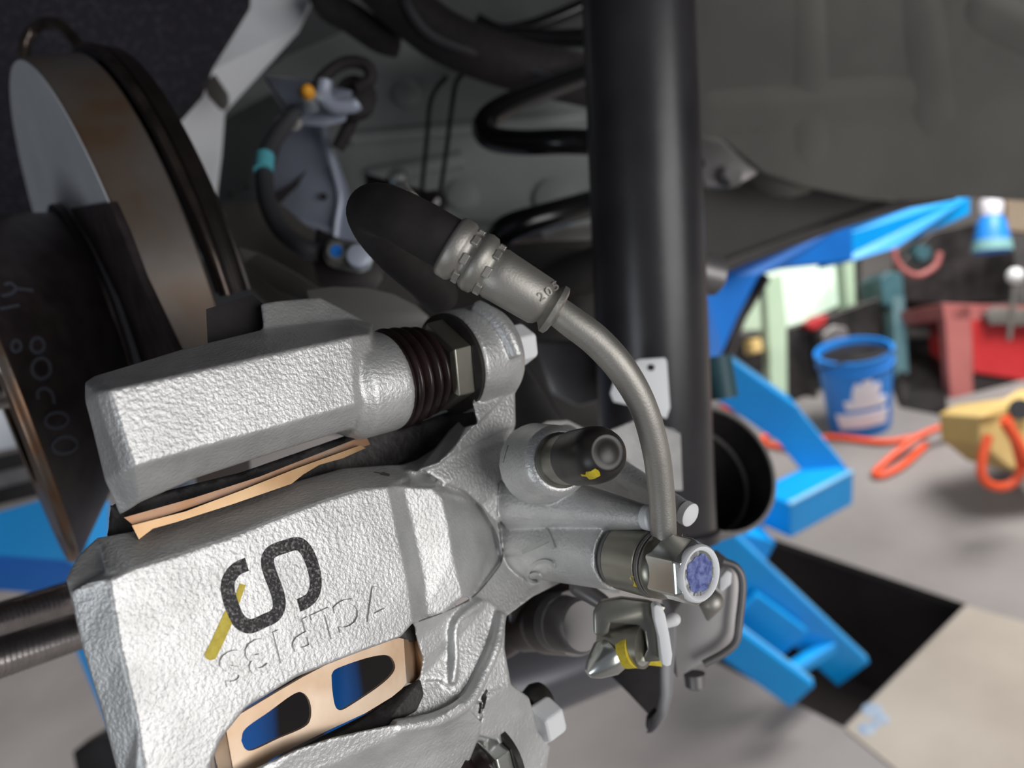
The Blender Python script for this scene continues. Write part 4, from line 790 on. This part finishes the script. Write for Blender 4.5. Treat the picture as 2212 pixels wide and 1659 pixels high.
# clutter behind
def blob(name, label, cat, pts, d, mt, th=.12):
    obj(name, MB().prism([PF(x, y, d) for x, y in pts], F*th), mt, None, label, cat, bevel=.008, smooth=False)
blob('bench_machine', 'dark machine body standing behind the blue bottle and teal post', 'machine', [(2010, 500), (2100, 480), (2190, 520), (2200, 650), (2040, 660), (1940, 650), (1950, 560)], 3.3, 'darkmetal', .10)
blob('dark_cabinet', 'dark cabinet standing between the teal post and the red cart', 'cabinet', [(1940, 640), (2040, 640), (2050, 900), (1945, 880)], 3.6, 'darkmetal', .08)
blob('engine_block', 'dark engine block behind the blue bucket', 'engine', [(1690, 710), (1790, 680), (1900, 640), (1910, 800), (1760, 840), (1690, 880)], 3.2, 'darkmetal', .08)
blob('grey_canister', 'grey rounded canister resting above the rim of the blue bucket', 'canister', [(1775, 720), (1800, 702), (1830, 706), (1838, 735), (1810, 760), (1780, 750)], 3.1, 'bracket', .12)
blob('red_funnel', 'small red plastic piece above the blue bucket', 'funnel', [(1735, 700), (1760, 682), (1790, 678), (1785, 700), (1758, 715)], 3.15, 'red', .06)
blob('teal_machine_head', 'rounded teal machine head to the left of the red hose ring', 'machine', [(1900, 600), (1920, 585), (1950, 590), (1955, 640), (1940, 665), (1910, 660)], 3.25, 'tealpost', .2)
tp = thing('teal_post', 'slim teal painted post to the right of the blue bucket', 'post', flr(1950, 870))
obj('post', MB().prism([PF(x, y, 3.25) for x, y in [(1928, 640), (1955, 640), (1965, 830), (1935, 830)]], F*.08), 'tealpost', tp, smooth=False, bevel=.004)
hr = thing('coiled_red_hose', 'faded red hose ring hanging under the blue lift platform', 'hose', P(1960, 560, 3.0))
obj('hose', MB().tube([P(p.x, p.y, 3.0) for p in smooth_path([Vector((x, y, 0)) for x, y in [(1928, 520), (1935, 560), (1955, 585), (1985, 595), (2020, 575), (2030, 545)]], 6)], .012, 10), 'pinkred', hr)
obj('hose_reel', MB().rev(P(1995, 545, 3.05), F, [(0, .03), (.04, .035)], 20), 'tealpost', hr)
blob('storage_rack', 'dim dark storage rack filling the back of the workshop', 'shelf', [(1860, 400), (2600, 380), (2600, 800), (2050, 700), (1860, 690)], 4.3, 'dkwall', .1)
blob('back_bench', 'long dark bench behind the machines', 'workbench', [(1700, 640), (1960, 600), (1960, 760), (1700, 800)], 3.9, 'darkmetal', .08)
# lit window and posts
obj('window_1', MB().prism([PF(x, y, 3.6) for x, y in [(1640, 560), (1845, 560), (1845, 640), (1790, 670), (1700, 710), (1640, 700)]], F*.03), 'window', None, 'bright pale green frosted window', kind='structure', smooth=False)
gp2 = thing('pale_green_frame', 'pale green painted machine frame below the bright window', 'frame', flr(1690, 900))
obj('frame_post', MB().prism([PF(x, y, 3.05) for x, y in [(1652, 600), (1690, 590), (1700, 690), (1702, 880), (1668, 885)]], F*.08), 'palegreen', gp2, smooth=False, bevel=.006)
obj('frame_post', MB().prism([PF(x, y, 3.4) for x, y in [(1822, 560), (1846, 556), (1850, 680), (1832, 690)]], F*.1), 'palegreen', gp2, smooth=False, bevel=.006)
obj('frame_panel', MB().prism([PF(x, y, 3.45) for x, y in [(1600, 640), (1650, 630), (1655, 715), (1600, 715)]], F*.05), 'palegreen', gp2, smooth=False, bevel=.006)
blob('tan_board', 'tan board at the right edge beside the blue bottle', 'board', [(2172, 430), (2400, 410), (2400, 520), (2178, 500)], 3.1, 'tanboard', .03)
blob('tan_parts_box', 'small tan box behind the lift rods', 'box', [(1622, 735), (1645, 728), (1650, 760), (1625, 765)], 3.0, 'tan', .1)
blob('shadowed_workbench', 'low dark workbench behind the lift arm', 'workbench', [(1590, 720), (1700, 715), (1760, 760), (1770, 860), (1590, 830)], 3.42, 'darkmetal', .08)
